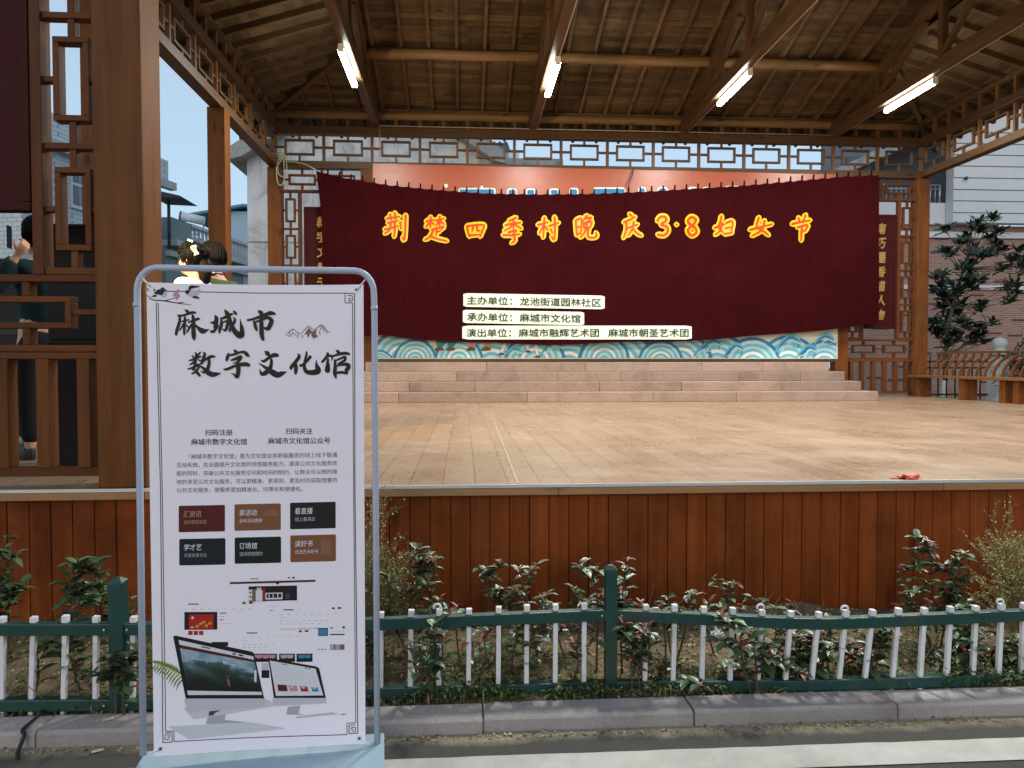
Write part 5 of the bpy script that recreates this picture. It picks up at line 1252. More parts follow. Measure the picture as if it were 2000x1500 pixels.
mg = thing('magnolia_tree', (tb.x, TY, 0), 'young broadleaf tree with rosettes of dark glossy leaves and whitewashed trunk, right of the stage', 'tree')
CL = [(250,190),(440,180),(490,140),(585,115),(500,200),(630,210),(570,240),(250,350),(300,370),(370,290),(400,250),(610,300),(640,340),(560,370),(490,380),(420,440),(430,520),(490,560),(400,560),(230,520),(190,540),(210,610),(170,640),(340,640),(430,620),(320,680),(250,680),(300,600),(780,340),(720,410),(790,450),(760,400),(660,480),(740,590),(690,620),(750,650),(710,710),(500,740),(480,780),(350,740),(290,720),(240,760),(330,810),(270,820),(170,860),(150,920),(240,870),(220,930),(360,860),(570,870),(400,910),(480,900),(500,960),(450,970),(300,960),(200,970),(330,1000),(430,1010),(260,1030),(520,1010),(820,500),(830,420),(370,480),(450,340)]
tr_, br_, cr_ = MB(), MB(), MB()
fork = at(1850, 640, TY); fork2 = at(1872, 560, TY+.1)
tr_.tube([(tb.x, TY, 0), (tb.x+.01, TY, .9), at(1846, 743, TY)], [.075, .07, .066], 10); tr_.build('whitewashed_trunk', M['whitewash'], mg)
tr_ = MB(); tr_.tube([at(1846, 744, TY), at(1848, 690, TY), fork, fork2, at(1890, 500, TY+.2), at(1900, 440, TY+.2)], [.066, .06, .05, .04, .026, .012], 10); tr_.build('trunk', M['bark'], mg)
spine = [at(1848, 690, TY), fork, at(1860, 600, TY), fork2, at(1882, 525, TY+.15), at(1890, 500, TY+.2)]
for zx, zy in CL:
    c = at(1780+zx*.2667, 400+zy*.2667, TY+random.uniform(-.55, .55))
    s_ = min(spine, key=lambda q: (q-c).length+(max(0, q.z-c.z+.1)*1.5)); mid = s_.lerp(c, .55)+Vector((0, 0, -.06))
    br_.tube([tuple(q) for q in spline([s_, mid, c], 3)], [.018, .016, .014, .012, .010, .009, .007], 6)
    ax = (c-s_).normalized()*.5+Vector((0, -.25, .6))
    for k in range(26):
        a = k*2.4; el = random.uniform(-.5, .9); d = Vector((math.cos(a)*math.cos(el), math.sin(a)*math.cos(el), math.sin(el)))+ax*.45
        cr_.leaf(c+rv(.06), d, ax, random.uniform(.18, .32), random.uniform(.09, .135), random.random(), 0, random.uniform(.05, .2), random.uniform(-.05, .25), .6)
br_.build('branches', M['bark'], mg); cr_.build('crown', M['magnolia'], mg)
def bush(label, px, py0, py1, Y, wpx, n, Lf):
    lo, hi = at(px, py1, Y), at(px, py0, Y); t = thing('evergreen_bush', (lo.x, Y, 0), label, 'bush'); f_ = MB(); s_ = MB()
    W = wpx/F*Y/2
    for k in range(9):
        a = random.uniform(0, 6.28); s_.tube([(lo.x, Y, 0), (lo.x+W*.3*math.cos(a), Y+W*.3*math.sin(a), hi.z*.5), (lo.x+W*.7*math.cos(a), Y+W*.6*math.sin(a), hi.z*.9)], [.02, .014, .006], 5)
    for k in range(n):
        d = rv(); 
        if d.length > 1 or d.length < .35: continue
        q = Vector((lo.x+d.x*W, Y+d.y*W, (lo.z*.0+.1+hi.z)/2+d.z*(hi.z-.1)/2))*1.0
        if mn.noise(q*2.6) < -.18: continue
        f_.leaf(q, d+rv(.7), (0, 0, 1), Lf*random.uniform(.7, 1.2), Lf*.42, random.random(), 0, .2, .2)
    s_.build('branches', M['bark'], t); f_.build('foliage', M['magnolia'], t)
bush('dark rounded evergreen bush behind the right end of the bench', 2000, 665, 800, 16.9, 110, 5200, .10)
bush('second dark bush beyond the iron fence at the right edge', 2040, 640, 800, 18.5, 120, 3600, .11)
# ---------------------------------------------------------------- houses behind
random.seed(31)
def wallbox(name, mat, parent, a, b, z0, z1, th=.4, bevel=0):
    a, b = Vector((a[0], a[1], 0)), Vector((b[0], b[1], 0)); d = (b-a).normalized(); n = Vector((-d.y, d.x, 0))
    if n.y < 0: n = -n
    m_ = MB(); m_.hexa([(p.x, p.y, z) for z in (z0, z1) for p in (a, b, b+n*th, a+n*th)], random.random()); return m_.build(name, mat, parent, bevel=bevel)
# stained plaster gable house behind the rear left bay
def H(px, py, Y): return at(px, py, Y)
g = thing('gable_house', (-4.2, 20, 0), 'pale stained plaster gable house with a weathered concrete roof edge behind the rear left column', 'house')
YG = 20.0
xl, xr = H(483, 400, YG).x, H(965, 400, YG).x
zl_, zap = H(483, 312, YG).z, H(483, 312, YG).z+2.1
xm = (xl+xr)/2
m_ = MB(); m_.prism([(xl, YG, 0), (xr, YG, 0), (xr, YG, zl_), (xm, YG, zap), (xl, YG, zl_)], (0, 7, 0), .5); m_.build('wall', M['marble'], g)
m_ = MB()
for z in (2.6, 4.75): m_.box(xl-.012, xr+.012, YG-.012, YG-.002, z, z+.03, .3)
m_.build('render_joint', M['cornice'], g)
for sx_, x0 in ((1, xl), (-1, xr)):
    m_ = MB(); ex = x0-sx_*.36; ez = zl_-.02
    m_.prism([(ex, YG-.45, ez-.10), (ex, YG-.45, ez+.20), (xm, YG-.45, zap+.50), (xm, YG-.45, zap+.02), (x0-sx_*.0, YG-.45, zl_-.02)], (0, 7.8, 0), .5); m_.build('roof_slab', M['cornice'], g)
# blue tiled roof of the house behind the middle of the frieze
g = thing('blue_tiled_house', (1.0, 26, 0), 'low house with a blue glazed tile roof seen through the rear frieze', 'house')
xa, xb = H(700, 300, 26).x, H(985, 300, 26).x; zt, zb = H(800, 262, 27).z, H(800, 306, 26).z
m_ = MB(); m_.box(xa, xb, 26.3, 31, 0, zb-.06); m_.build('wall', M['marble'], g)
m_ = MB(); n = int((xb-xa)/.2)
for i in range(n):
    for j in range(9):
        x = xa-.3+(i+.5)*(xb-xa+.6)/n; y = 25.8+j*.32; z = zb-.02+j*(zt-zb+.3)/9
        m_.tube([(x, y, z), (x, y+.38, z+.10)], [.085, .075], 7, random.random())
m_.prism([(xa-.3, 25.8, zb-.1), (xb+.3, 25.8, zb-.1), (xb+.3, 28.8, zt+.2), (xa-.3, 28.8, zt+.2)], (0, 0, .05), .3); m_.build('roof', M['bluetile'], g)
m_ = MB(); m_.box(xb+.05, xb+.5, 25.7, 27, zb-.2, zb+.15); m_.build('gable_end', M['siding'], g)
g = thing('flat_roof_annex', (3.2, 23, 0), 'grey concrete annex roof edge low behind the middle of the frieze', 'house')
xa, xb = H(640, 320, 23).x, H(1100, 320, 23).x; zt = H(900, 306, 23).z
m_ = MB(); m_.box(xa+.1, xb-.1, 23.3, 25.6, 0, zt-.31); m_.build('wall', M['cornice'], g); m_ = MB(); m_.box(xa, xb, 23, 25.65, zt-.30, zt); m_.build('roof_slab', M['cornice'], g, bevel=.03)
# white and brick building on the right
g = thing('brick_building', (14, 24, 0), 'red brick building with white panelled upper wall and small balcony on the right', 'building')
YD = 24.0
bx0, bx1 = H(1640, 500, YD).x, H(2300, 500, YD).x; zbk = H(1900, 441, YD).z; zto = 10.5
m_ = MB(); m_.box(bx0, bx1, YD, YD+.4, 0, zbk); m_.build('brick_wall', M['brickred'], g)
for py, h_ in ((460, .10), (562, .07)):
    z = H(1900, py, YD).z; m_ = MB(); m_.box(bx0-.02, bx1, YD-.10, YD-.002, z-h_, z+h_); m_.build('ledge', M['siding'], g, bevel=.01)
dbm = plain('dark_brick', (.15,.055,.045), .8, .2, 0, .3, 6)
for k in range(56):
    x = bx0+(k*.618034 % 1)*(bx1-bx0)*.8; z = (3+int((k*.41421 % 1)*(zbk/.075-8)))*.075+.0065; m_ = MB(); m_.box(x, x+.52, YD-.012, YD-.001, z, z+.062); m_.build('dark_brick', dbm, g)
xs = H(1862, 400, YD-.5).x
m_ = MB(); m_.box(xs, bx1, YD-.5, YD-.11, zbk+.01, zto); m_.build('panel_wall', M['siding'], g)
for py in (303, 325, 348, 371, 393, 416, 281, 259):
    z = H(1930, py, YD-.5).z; m_ = MB(); m_.box(xs-.004, bx1, YD-.506, YD-.498, z-.014, z+.014); m_.build('panel_joint', M['glass'], g)
m_ = MB(); m_.box(bx0, xs-.01, YD-.11, YD+.3, zbk+.01, H(1800, 396, YD).z-.02); m_.build('balcony_wall', M['siding'], g)
m_ = MB(); m_.box(bx0+.1, xs+3, YD+1.4, YD+1.6, zbk, zto); m_.build('recess_wall', plain('recess_blue_grey', (.15,.17,.21), .8, .2), g)
m_ = MB(); m_.box(bx0+.9, bx0+1.8, YD+1.33, YD+1.39, zbk+.3, zbk+2.6); m_.build('door', M['glass'], g)
m_ = MB(); zr0, zr1 = H(1800, 396, YD).z, H(1800, 360, YD).z
for z in (zr1, zr1-.13): m_.tube([(bx0, YD+.1, z), (xs-.05, YD+.1, z)], .028, 8)
x = bx0+.1
while x < xs-.06: m_.tube([(x, YD+.1, zr0-.03), (x, YD+.1, zr1)], .016, 6); x += .17
m_.tube([(xs-.08, YD+.1, zr0-.03), (xs-.08, YD+.1, zr1+.02)], .035, 8); m_.build('railing', M['steelrail'], g)
m_ = MB(); m_.ball(H(1887, 348, YD-.56), (.06, .08, .06), 8, 6); m_.build('wall_camera', M['glass'], g)
m_ = MB(); a = H(1545, 345, 25); b = H(1700, 285, 25); m_.prism([(a.x, 23.0, a.z-.5), (b.x+2.2, 23.0, b.z+.75), (b.x+2.2, 23.0, b.z+.35), (a.x+.5, 23.0, a.z-.55)], (0, 4, 0), .5); m_.build('sloping_eave', M['cornice'], g)
m_ = MB(); m_.box(bx0+.02, bx1, YD+.41, YD+6, 0, zto-.1); m_.build('rear_block', M['siding'], g) if False else None
# white tiled block on the far left
g = thing('white_tiled_building', (-20, 27, 0), 'white tiled building receding behind the left lattice, with a framed window', 'building')
A_, B_ = H(40, 288, 24.4), H(312, 382, 31.6); zt = 8.9
wallbox('wall', M['tile'], g, A_, B_, 0, zt, 6); wallbox('parapet', M['tile'], g, A_+Vector((0, -.25, 0)), B_+Vector((.45, -.25, 0)), zt+.01, zt+.9, .4); wallbox('ledge', M['quoin'], g, A_+Vector((0, -.5, 0)), B_+Vector((.8, -.3, 0)), zt-.3, zt, .3)
dn = (Vector((B_.x, B_.y, 0))-Vector((A_.x, A_.y, 0))).normalized(); nn = Vector((dn.y, -dn.x, 0))
def onfac(px, py):
    d = ray(px, py); A0 = Vector((A_.x, A_.y, 0)); k = (A0-C0).dot(nn)/d.dot(nn); return C0+d*k
p0, p1 = onfac(137, 405), onfac(167, 338); z0, z1 = p0.z, p1.z
def facbox(name, a, b, z0, z1, o0, o1, mat, par):
    m_ = MB(); a = Vector((a.x, a.y, 0)); b = Vector((b.x, b.y, 0)); m_.hexa([tuple(p+Vector((0, 0, z))) for z in (z0, z1) for p in (a+nn*o1, b+nn*o1, b+nn*o0, a+nn*o0)], .5); return m_.build(name, mat, par)
wn = facbox('window', p0, p1, z0, z1, .01, .08, M['whiteframe'], g)
for k in (0, 1):
    a_ = p0.lerp(p1, .06+.47*k); b_ = p0.lerp(p1, .47+.47*k); facbox('pane', a_, b_, z0+.12, z1-.12-.45, .081, .09, M['glass'], wn); facbox('pane', a_, b_, z1-.48, z1-.1, .081, .09, M['glass'], wn)
m_ = MB(); c = H(334, 392, 33); m_.prism([(c.x-.6, 32.5, c.z+.05), (c.x+.75, 32.5, c.z+.0), (c.x+.55, 32.5, c.z+.12), (c.x-.5, 32.5, c.z+.35)], (0, 1.6, 0), .5); m_.tube([(c.x-.1, 33, c.z), (c.x-.1, 33, 6.5)], .07, 8)
m_.build('roof_canopy', plain('dark_canopy', (.05,.06,.08), .6, .3), g)
# grey green house with a balustrade
g = thing('balustraded_house', (-15, 38, 0), 'grey green house with a white roof balustrade and stone trim, far behind on the left', 'house')
A_, B_ = H(322, 424, 34.0), H(476, 480, 41.5); zt = A_.z
dn = (Vector((B_.x, B_.y, 0))-Vector((A_.x, A_.y, 0))).normalized(); nn = Vector((dn.y, -dn.x, 0))
wallbox('wall', M['greyhouse'], g, A_, B_, 0, zt-1.25, 8)
facbox('cornice', A_, B_+dn*.5, zt-1.24, zt-.98, -.2, .55, M['quoin'], g); facbox('cornice', A_, B_+dn*.3, zt-1.7, zt-1.45, .01, .25, M['quoin'], g)
facbox('parapet', A_, A_+dn*1.6, zt-.97, zt, -.2, .3, M['greyhouse'], g); facbox('coping', A_+dn*1.61, B_+dn*.35, zt-.15, zt, .05, .35, M['quoin'], g)
m_ = MB(); L = (Vector((B_.x, B_.y, 0))-Vector((A_.x, A_.y, 0))).length
s_ = 1.8
while s_ < L+.2:
    q = A_+dn*s_+nn*.2; m_.lathe([(.06, 0), (.10, .15), (.12, .28), (.06, .5), (.09, .8)], (q.x, q.y, zt-.96), 8); s_ += .36
bal = m_.build('balustrade', M['quoin'], g)
for s_ in (1.9, L-.2): facbox('quoin', A_+dn*s_, A_+dn*(s_+.55), 0, zt-1.71, .0105, .07, M['quoin'], g)
q = onfac(446, 504), onfac(461, 560)
wn = facbox('window', A_+dn*(L-2.6), A_+dn*(L-1.2), zt-4.6, zt-2.3, .01, .12, M['whiteframe'], g); facbox('pane', A_+dn*(L-2.45), A_+dn*(L-1.35), zt-4.45, zt-2.5, .121, .14, M['glass'], wn)
wn = facbox('window', A_+dn*3.2, A_+dn*4.8, zt-4.6, zt-2.3, .01, .12, M['quoin'], g); facbox('pane', A_+dn*3.4, A_+dn*4.6, zt-4.45, zt-2.5, .121, .14, M['glass'], wn)
c = H(358, 422, 38); z0 = zt-.6
sh = thing('solar_water_heater', (c.x, 38, z0), 'solar water heater with a blue ended tank on the balustraded roof', 'water heater')
m_ = MB(); m_.tube([(c.x-.1, 38, c.z), (c.x+.95, 38.2, c.z-.2)], .22, 14, .5, 0); m_.build('tank', M['whiteframe'], sh)
m_ = MB(); m_.tube([(c.x-.16, 37.99, c.z+.01), (c.x-.1, 38, c.z)], .24, 14); m_.build('tank_end', plain('blue_cap', (.02,.07,.25), .4), sh)
for a, b in (((0, 0, -.2), (0, 0, z0-c.z)), ((.9, .2, -.3), (.9, .2, z0-c.z)), ((0, 0, -.2), (1.2, -.5, z0-c.z)), ((0, -.05, -.4), (.9, .2, z0-c.z))):
    m_ = MB(); m_.bar(c+Vector(a), c+Vector(b), .05, .05); m_.build('frame_bar', plain('blue_frame', (.03,.08,.22), .5), sh)
g = thing('blue_metal_shed', (-14, 47, 0), 'pale blue sheet metal rooftop shed beyond the balustrade', 'shed')
xa, xb = H(388, 450, 47).x, H(560, 450, 47).x; zt = H(450, 412, 47).z
m_ = MB(); m_.box(xa+.6, xb, 47, 54, 0, zt-.01); m_.build('wall', M['blueshed'], g); m_ = MB(); m_.prism([(xa-.6, 46.5, zt-.3), (xa+2.8, 46.5, zt+.35), (xb+.6, 46.5, zt+.1), (xb+.6, 46.5, zt-.05), (xa+2.8, 46.5, zt+.2), (xa-.6, 46.5, zt-.45)], (0, 8, 0), .3); m_.build('roof', plain('shed_roof', (.10,.20,.28), .5), g)
m_ = MB(); m_.box(xb-4.5, xb+1, 42.5, 46, 0, H(470, 488, 43).z); m_.build('side_wall', M['blueshed'], g)

# ---------------------------------------------------------------- people
def evalmesh(me, mods):
    o = bpy.data.objects.new('tmp', me); COL.objects.link(o)
    for typ, kw in mods:
        q = o.modifiers.new(typ, typ)
        for k, v in kw.items(): setattr(q, k, v)
    bpy.context.view_layer.update(); dg = bpy.context.evaluated_depsgraph_get()
    r = bpy.data.meshes.new_from_object(o.evaluated_get(dg)); bpy.data.objects.remove(o); return r
def skin(joints, edges, sub=2):
    names = list(joints); me = bpy.data.meshes.new('sk'); me.from_pydata([joints[n][0] for n in names], [(names.index(a), names.index(b)) for a, b in edges], [])
    bm = bmesh.new(); bm.from_mesh(me); ly = bm.verts.layers.skin.verify()
    for i, v in enumerate(bm.verts):
        r = joints[names[i]][1]; v[ly].radius = r if isinstance(r, tuple) else (r, r); v[ly].use_root = (i == 0)
    bm.to_mesh(me); bm.free()
    r = evalmesh(me, [('SKIN', dict(use_smooth_shade=True)), ('SUBSURF', dict(levels=sub, render_levels=sub))])
    return [v.co.copy() for v in r.vertices], [tuple(p.vertices) for p in r.polygons]
def head_geo(c, fwd, Hh=.228, hair=False, up=(0, 0, 1)):
    """lofted head; c is the chin level centre; returns verts, faces"""
    f = Vector(fwd).normalized(); u = Vector(up); s = u.cross(f).normalized(); u = f.cross(s)
    rows = [(-.10,.18,.22,.20),(0.0,.36,.20,.22),(.05,.41,.23,.27),(.12,.42,.27,.31),(.20,.425,.33,.335),(.27,.43,.37,.345),(.35,.43,.40,.355),(.45,.42,.43,.37),(.52,.415,.445,.375),(.60,.435,.45,.38),(.70,.43,.45,.385),(.80,.38,.42,.36),(.89,.29,.34,.29),(.96,.17,.22,.18),(1.0,.02,.02,.02)]
    n = 28; V, Fc = [], []
    for t, fr_, bk, sd_ in rows:
        for j in range(n):
            a = 2*math.pi*j/n; ca, sa = math.cos(a), math.sin(a); r = fr_ if ca > 0 else bk
            x = r*ca*abs(ca)**-.12 if abs(ca) > 1e-3 else 0; y = sd_*sa*(1 if ca < 0 else (1-.12*ca))
            if not hair:
                g_ = math.exp(-(a/.22)**2) if a < math.pi else math.exp(-((a-2*math.pi)/.22)**2)
                x += g_*(.10*math.exp(-((t-.37)/.055)**2)+.055*math.exp(-((t-.46)/.06)**2)+.03*math.exp(-((t-.235)/.025)**2)+.028*math.exp(-((t-.18)/.022)**2)-.015*math.exp(-((t-.11)/.03)**2)+.03*math.exp(-((t-.04)/.04)**2))
                for a0 in (.42, 2*math.pi-.42): x -= .035*math.exp(-((a-a0)/.2)**2)*math.exp(-((t-.50)/.05)**2)
            V.append(Vector(c)+(f*x+s*y+u*t)*Hh)
    for i in range(len(rows)-1):
        for j in range(n): a, b = i*n+j, i*n+(j+1) % n; Fc.append((a, b, b+n, a+n))
    Fc.append(tuple(reversed(range(n)))); Fc.append(tuple(range((len(rows)-1)*n, len(rows)*n)))
    if not hair:
        for sg in (-1, 1):                             # ears
            m_ = MB(); m_.ball(Vector(c)+(s*sg*.385+u*.44-f*.03)*Hh, (.045*Hh+.006, .07*Hh+.004, .13*Hh), 10, 8); o = len(V); V += m_.v; Fc += [tuple(o+i for i in q) for q in m_.f]
    return V, Fc, f, s, u
def hand_geo(w, d, nrm, curl=.9, side=1, L=.18):
    """palm, four fingers of different lengths and a thumb from the palm's side"""
    d = Vector(d).normalized(); n = Vector(nrm); n = (n-d*n.dot(d)).normalized(); s = d.cross(n)*side; w = Vector(w); m_ = MB()
    m_.tube([w-d*.02, w+d*.02, w+d*.05, w+d*.085], [.024, .030, .036, .034], 10)
    for k, (o, ln) in enumerate(((-.028, .070), (-.009, .080), (.010, .074), (.027, .058))):
        p = w+d*.085+s*o; a = 0; P = [p-d*.02]; q = p
        for j in range(3):
            a += curl*(.55+.1*k*.3+.12*j); q = q+(d*math.cos(a)+n*math.sin(a))*ln*(.45, .32, .23)[j]; P.append(q)
        m_.tube([P[0], p]+P[1:], [.0095, .0095, .009, .0085, .007], 8)
    p = w+d*.03-s*.03; m_.tube([p, p+(-s*.8+d*.6+n*.2).normalized()*.035, p+(-s*.55+d*.9+n*.45).normalized()*.062, p+(-s*.3+d+n*.8).normalized()*.08], [.012, .0115, .010, .008], 8)
    return m_.v, m_.f
def remesh(V, Fc, vox):
    me = bpy.data.meshes.new('b'); me.from_pydata(V, [], Fc)
    r = evalmesh(me, [('REMESH', dict(mode='VOXEL', voxel_size=vox, use_smooth_shade=True)), ('SMOOTH', dict(factor=.5, iterations=2))])
    return [v.co.copy() for v in r.vertices], [tuple(p.vertices) for p in r.polygons]
SKIN_ = plain('skin', (.56,.32,.22), .5, .35, 0, .06, 12); HAIR = plain('black_hair', (.0055,.0048,.005), .6, .06, 0, .4, 30)
EYE_ = ink('eye_dark', (.02,.015,.012), .15); LIP = ink('lip_red', (.36,.08,.07), .4); FLOWER = plain('white_flower', (.75,.76,.66), .7, .2, 0, .1, 20)
def person(x, y, z0, h, yaw, label, top, legs, shoes, arms=None, sleeve=True, hairfn=None, lips=False, collar=None, lookup=0):
    k = h/1.68; t = thing('person', (x, y, z0), label, 'person')
    Rz = Matrix.Rotation(yaw, 3, 'Z')
    def W(p): return Vector((x, y, z0))+Rz@(Vector(p)*k)
    J = {'pelvis': ((0,0,.90),(.145,.115)), 'waist': ((0,0,1.04),(.125,.10)), 'chest': ((0.01,0,1.22),(.15,.115)), 'upper': ((0,0,1.34),(.135,.10)), 'neck0': ((-.005,0,1.42),.058), 'neck1': ((.012,0,1.50),.052)}
    E = [('pelvis','waist'),('waist','chest'),('chest','upper'),('upper','neck0'),('neck0','neck1')]
    A = {'L': ((0,.19,1.36),(-.02,.25,1.09),(.06,.24,.86)), 'R': ((0,-.19,1.36),(-.02,-.25,1.09),(.06,-.24,.86))}
    if arms: A.update(arms)
    for s_, sg in (('L', 1), ('R', -1)):
        a = A[s_]; J['sh'+s_] = (a[0], .062); J['el'+s_] = (a[1], .043); J['wr'+s_] = (a[2], .028); E += [('upper','sh'+s_),('sh'+s_,'el'+s_),('el'+s_,'wr'+s_)]
        J['hip'+s_] = ((0,.095*sg,.82),.095); J['kn'+s_] = ((.015,.10*sg,.46),.062); J['an'+s_] = ((-.02,.105*sg,.08),.040); J['to'+s_] = ((.14,.13*sg,.035),.034); E += [('pelvis','hip'+s_),('hip'+s_,'kn'+s_),('kn'+s_,'an'+s_),('an'+s_,'to'+s_)]
    JW = {n: (W(p), (tuple(q*k for q in r) if isinstance(r, tuple) else r*k)) for n, (p, r) in J.items()}
    V, Fc = skin(JW, E); V = list(V); Fc = list(Fc)
    def addg(v, f): o = len(V); V.extend(v); Fc.extend(tuple(o+i for i in q) for q in f)
    fwd = Rz@Vector((math.cos(lookup), 0, math.sin(lookup))); hv, hf, f, s, u = head_geo(W((.035,0,1.475)), fwd, .222*k, False, Rz@Vector((-math.sin(lookup), 0, math.cos(lookup)))); addg(hv, hf)
    for s_, sg in (('L', 1), ('R', -1)):
        a = A[s_]; d = Vector(a[2])-Vector(a[1]); hv, hf = hand_geo(W(a[2]), Rz@d, Rz@Vector((.3,-sg,0)) if not arms or s_ not in arms else Rz@Vector((1,0,.2)), .7 if not arms or s_ not in arms else 1.3, -sg); addg(hv, hf)
    V2, F2 = remesh(V, Fc, .0085); b = MB(); b.add(V2, F2, .5, 0, True); b.build('body', SKIN_, t)
    # clothes follow the same skeleton, slightly fuller
    def shell(name, keys, mat, grow, cut=None):
        j = {n: (JW[n][0], tuple(q+grow for q in JW[n][1]) if isinstance(JW[n][1], tuple) else JW[n][1]+grow) for n in keys}
        if cut:
            for n, (m, fac) in cut.items(): j[n] = (j[n][0].lerp(JW[m][0], fac), j[n][1])
        v, f_ = skin(j, [e for e in E if e[0] in keys and e[1] in keys]); q = MB(); q.add(v, f_, .5, 0, True); q.build(name, mat, t)
    shell('top', ['pelvis','waist','chest','upper','neck0','shL','elL','wrL','shR','elR','wrR'], top, .020, {'wrL': ('elL', .12), 'wrR': ('elR', .12), 'neck0': ('upper', .35)})
    shell('trousers', ['pelvis','waist','hipL','knL','anL','hipR','knR','anR'], legs, .016, {'waist': ('pelvis', .6), 'anL': ('knL', .06), 'anR': ('knR', .06)})
    for s_, sg in (('L', 1), ('R', -1)):
        q = MB(); a = W(J['an'+s_][0]); to = W(J['to'+s_][0]); d = (to-a); d.z = 0; d.normalize(); c = W((.05,.118*sg,.05)); sd_ = Vector((-d.y, d.x, 0))
        base = len(q.v); n = 16
        for z, fr_, bk, w_ in ((.0,.155,.10,.046),(.03,.165,.105,.052),(.06,.15,.10,.05),(.085,.09,.095,.046),(.11,.02,.085,.04)):
            for i in range(n):
                an = 2*math.pi*i/n; q.v.append(Vector((c.x, c.y, z0+z*k))+d*((fr_ if math.cos(an) > 0 else bk)*math.cos(an)*k)+sd_*(w_*math.sin(an)*k))
        for r_ in range(4):
            for i in range(n): a_, b_ = base+r_*n+i, base+r_*n+(i+1) % n; q.face((a_, b_, b_+n, a_+n), .5, 0, True)
        q.face(tuple(base+4*n+i for i in range(n)), .5); q.build('shoe', shoes, t)
    hc = W((.035,0,1.475)); HH = .222*k
    for sg in (-1, 1):
        q = MB(); q.ball(hc+(f*.395+s*sg*.15+u*.50)*HH, (.011, .011, .009), 8, 6); q.build('eye', EYE_, t)
        q = MB(); P = [hc+(f*(.45-.05*abs(w_))+s*sg*(.09+.13*w_)+u*(.585+.02*math.sin(w_*3)))*HH for w_ in (0, .33, .66, 1)]; q.tube(P, [.003, .004, .0035, .0015], 6); q.build('eyebrow', HAIR, t)
    q = MB(); q.tube([hc+(f*.425+s*w_*.13+u*(.205-.01*abs(w_)))*HH-f*.012*abs(w_) for w_ in (-1, -.5, 0, .5, 1)], [.002, .005, .006, .005, .002], 6); q.build('lips', LIP if lips else SKIN_, t)
    if collar:
        q = MB(); q.tube([W((0,0,1.375)), W((.004,0,1.41)), W((.008,0,1.455))], [.088, .078, .070], 16, cap=False); q.build('collar', collar, t)
    if hairfn: hairfn(t, hc, HH, f, s, u, hv)
    return t, W
def hair_shell(t, hc, HH, f, s, u, low, fringe, grow=1.09, back=.12):
    V, Fc, *_ = head_geo(hc, f, HH, True, u); c = hc+u*HH*.55; b = MB(); keep = []
    V = [c+(v-c)*grow for v in V]
    for q in Fc:
        ok = True; m = sum((V[i] for i in q), Vector())/len(q); r = (m-hc)/HH; x, y, z = r.dot(f), r.dot(s), r.dot(u)
        if x > .0 and z < fringe+.18*max(0, .2-abs(x-.1)): ok = False
        if x <= 0 and z < low+ .1*max(0, .2+x): ok = False
        if ok: keep.append(q)
    b.add([v+Vector((mn.noise(v*60), mn.noise(v*61+Vector((3,0,0))), mn.noise(v*59)))*.004 for v in V], keep, .5, 0, True); o = b.build('hair', HAIR, t)
    md = o.modifiers.new('solid', 'SOLIDIFY'); md.thickness = .012; md.offset = 1
    sb = MB()                                         # combed strands over the shell
    for k in range(170):
        a = random.uniform(-math.pi, math.pi); ca, sa = math.cos(a), math.sin(a); end = 1.15 if ca > .1 else 2.05-.2*random.random()
        P = []
        for j in range(7):
            th = .08+(end-.08)*j/6; r = (.47*ca if ca > 0 else .50*ca, .425*sa)
            P.append(hc+(f*r[0]*math.sin(th)+s*r[1]*math.sin(th)+u*(.52+.56*math.cos(th)))*HH*1.13+rv(.004))
        sb.tube(P, [.002, .005, .006, .006, .005, .004, .0015], 5)
    sb.build('hair_strands', HAIR, t)
    return o
def woman_hair(t, hc, HH, f, s, u, hv):
    hair_shell(t, hc, HH, f, s, u, .20, .70, 1.10)
    b = MB()
    for k in range(60):                               # fringe and side locks
        a = random.uniform(-1.5, 1.5); p = hc+(f*.44*math.cos(a)+s*.40*math.sin(a)+u*.86)*HH; e = hc+(f*(.47*math.cos(a))+s*.42*math.sin(a)+u*random.uniform(.66, .74))*HH if abs(a) < 1 else hc+(f*.40*math.cos(a)+s*.41*math.sin(a)+u*random.uniform(.3, .5))*HH
        b.tube([p, p.lerp(e, .5)+(f*math.cos(a)+s*math.sin(a))*.012, e], [.006, .005, .002], 5)
    b.build('fringe', HAIR, t)
    b = MB(); c = hc-f*.50*HH+u*.78*HH; b.ball(c, (.05, .05, .055), 12, 9, jit=.05)
    b.tube([hc-f*.40*HH+u*.5*HH, hc-f*.58*HH+u*.2*HH, hc-f*.52*HH-u*.25*HH, hc-f*.42*HH-u*.6*HH], [.055, .06, .05, .02], 10); b.build('bun', HAIR, t)
    for kx, kz, n in ((-.06, 1.16, 10), (-.32, .90, 12), (-.40, .70, 9)):
        b = MB()
        for k in range(n): b.ball(hc+(f*kx+s*(.34 if kz < 1 else .08)+u*kz)*HH+rv(.018)+s*.025, .009, 7, 5)
        b.build('hair_flower', FLOWER, t)
def short_hair(t, hc, HH, f, s, u, hv): hair_shell(t, hc, HH, f, s, u, .18, .74, 1.075)
wh = atz(378, 520, 2.40)
white_c = plain('white_blouse', (.74,.74,.72), .8, .2, 0, .05, 6); green_c = plain('olive_green_jacket', (.065,.10,.035), .85, .2, 0, .3, 9); dark_c = plain('black_trousers', (.012,.012,.014), .85, .2, 0, .3, 9); teal_c = plain('dark_teal_sweater', (.012,.032,.036), .9, .2, 0, .3, 9); shoe_c = plain('dark_shoe_leather', (.015,.018,.02), .35, .5)
wp = at(383, 700, 6.5)
person(wp.x, 6.5, ZS, 1.68, math.pi-.12, 'woman in white blouse with white flowers in her black hair, facing left', white_c, dark_c, shoe_c, None, True, woman_hair, True, None, .05)
mp = at(424, 700, 6.9)
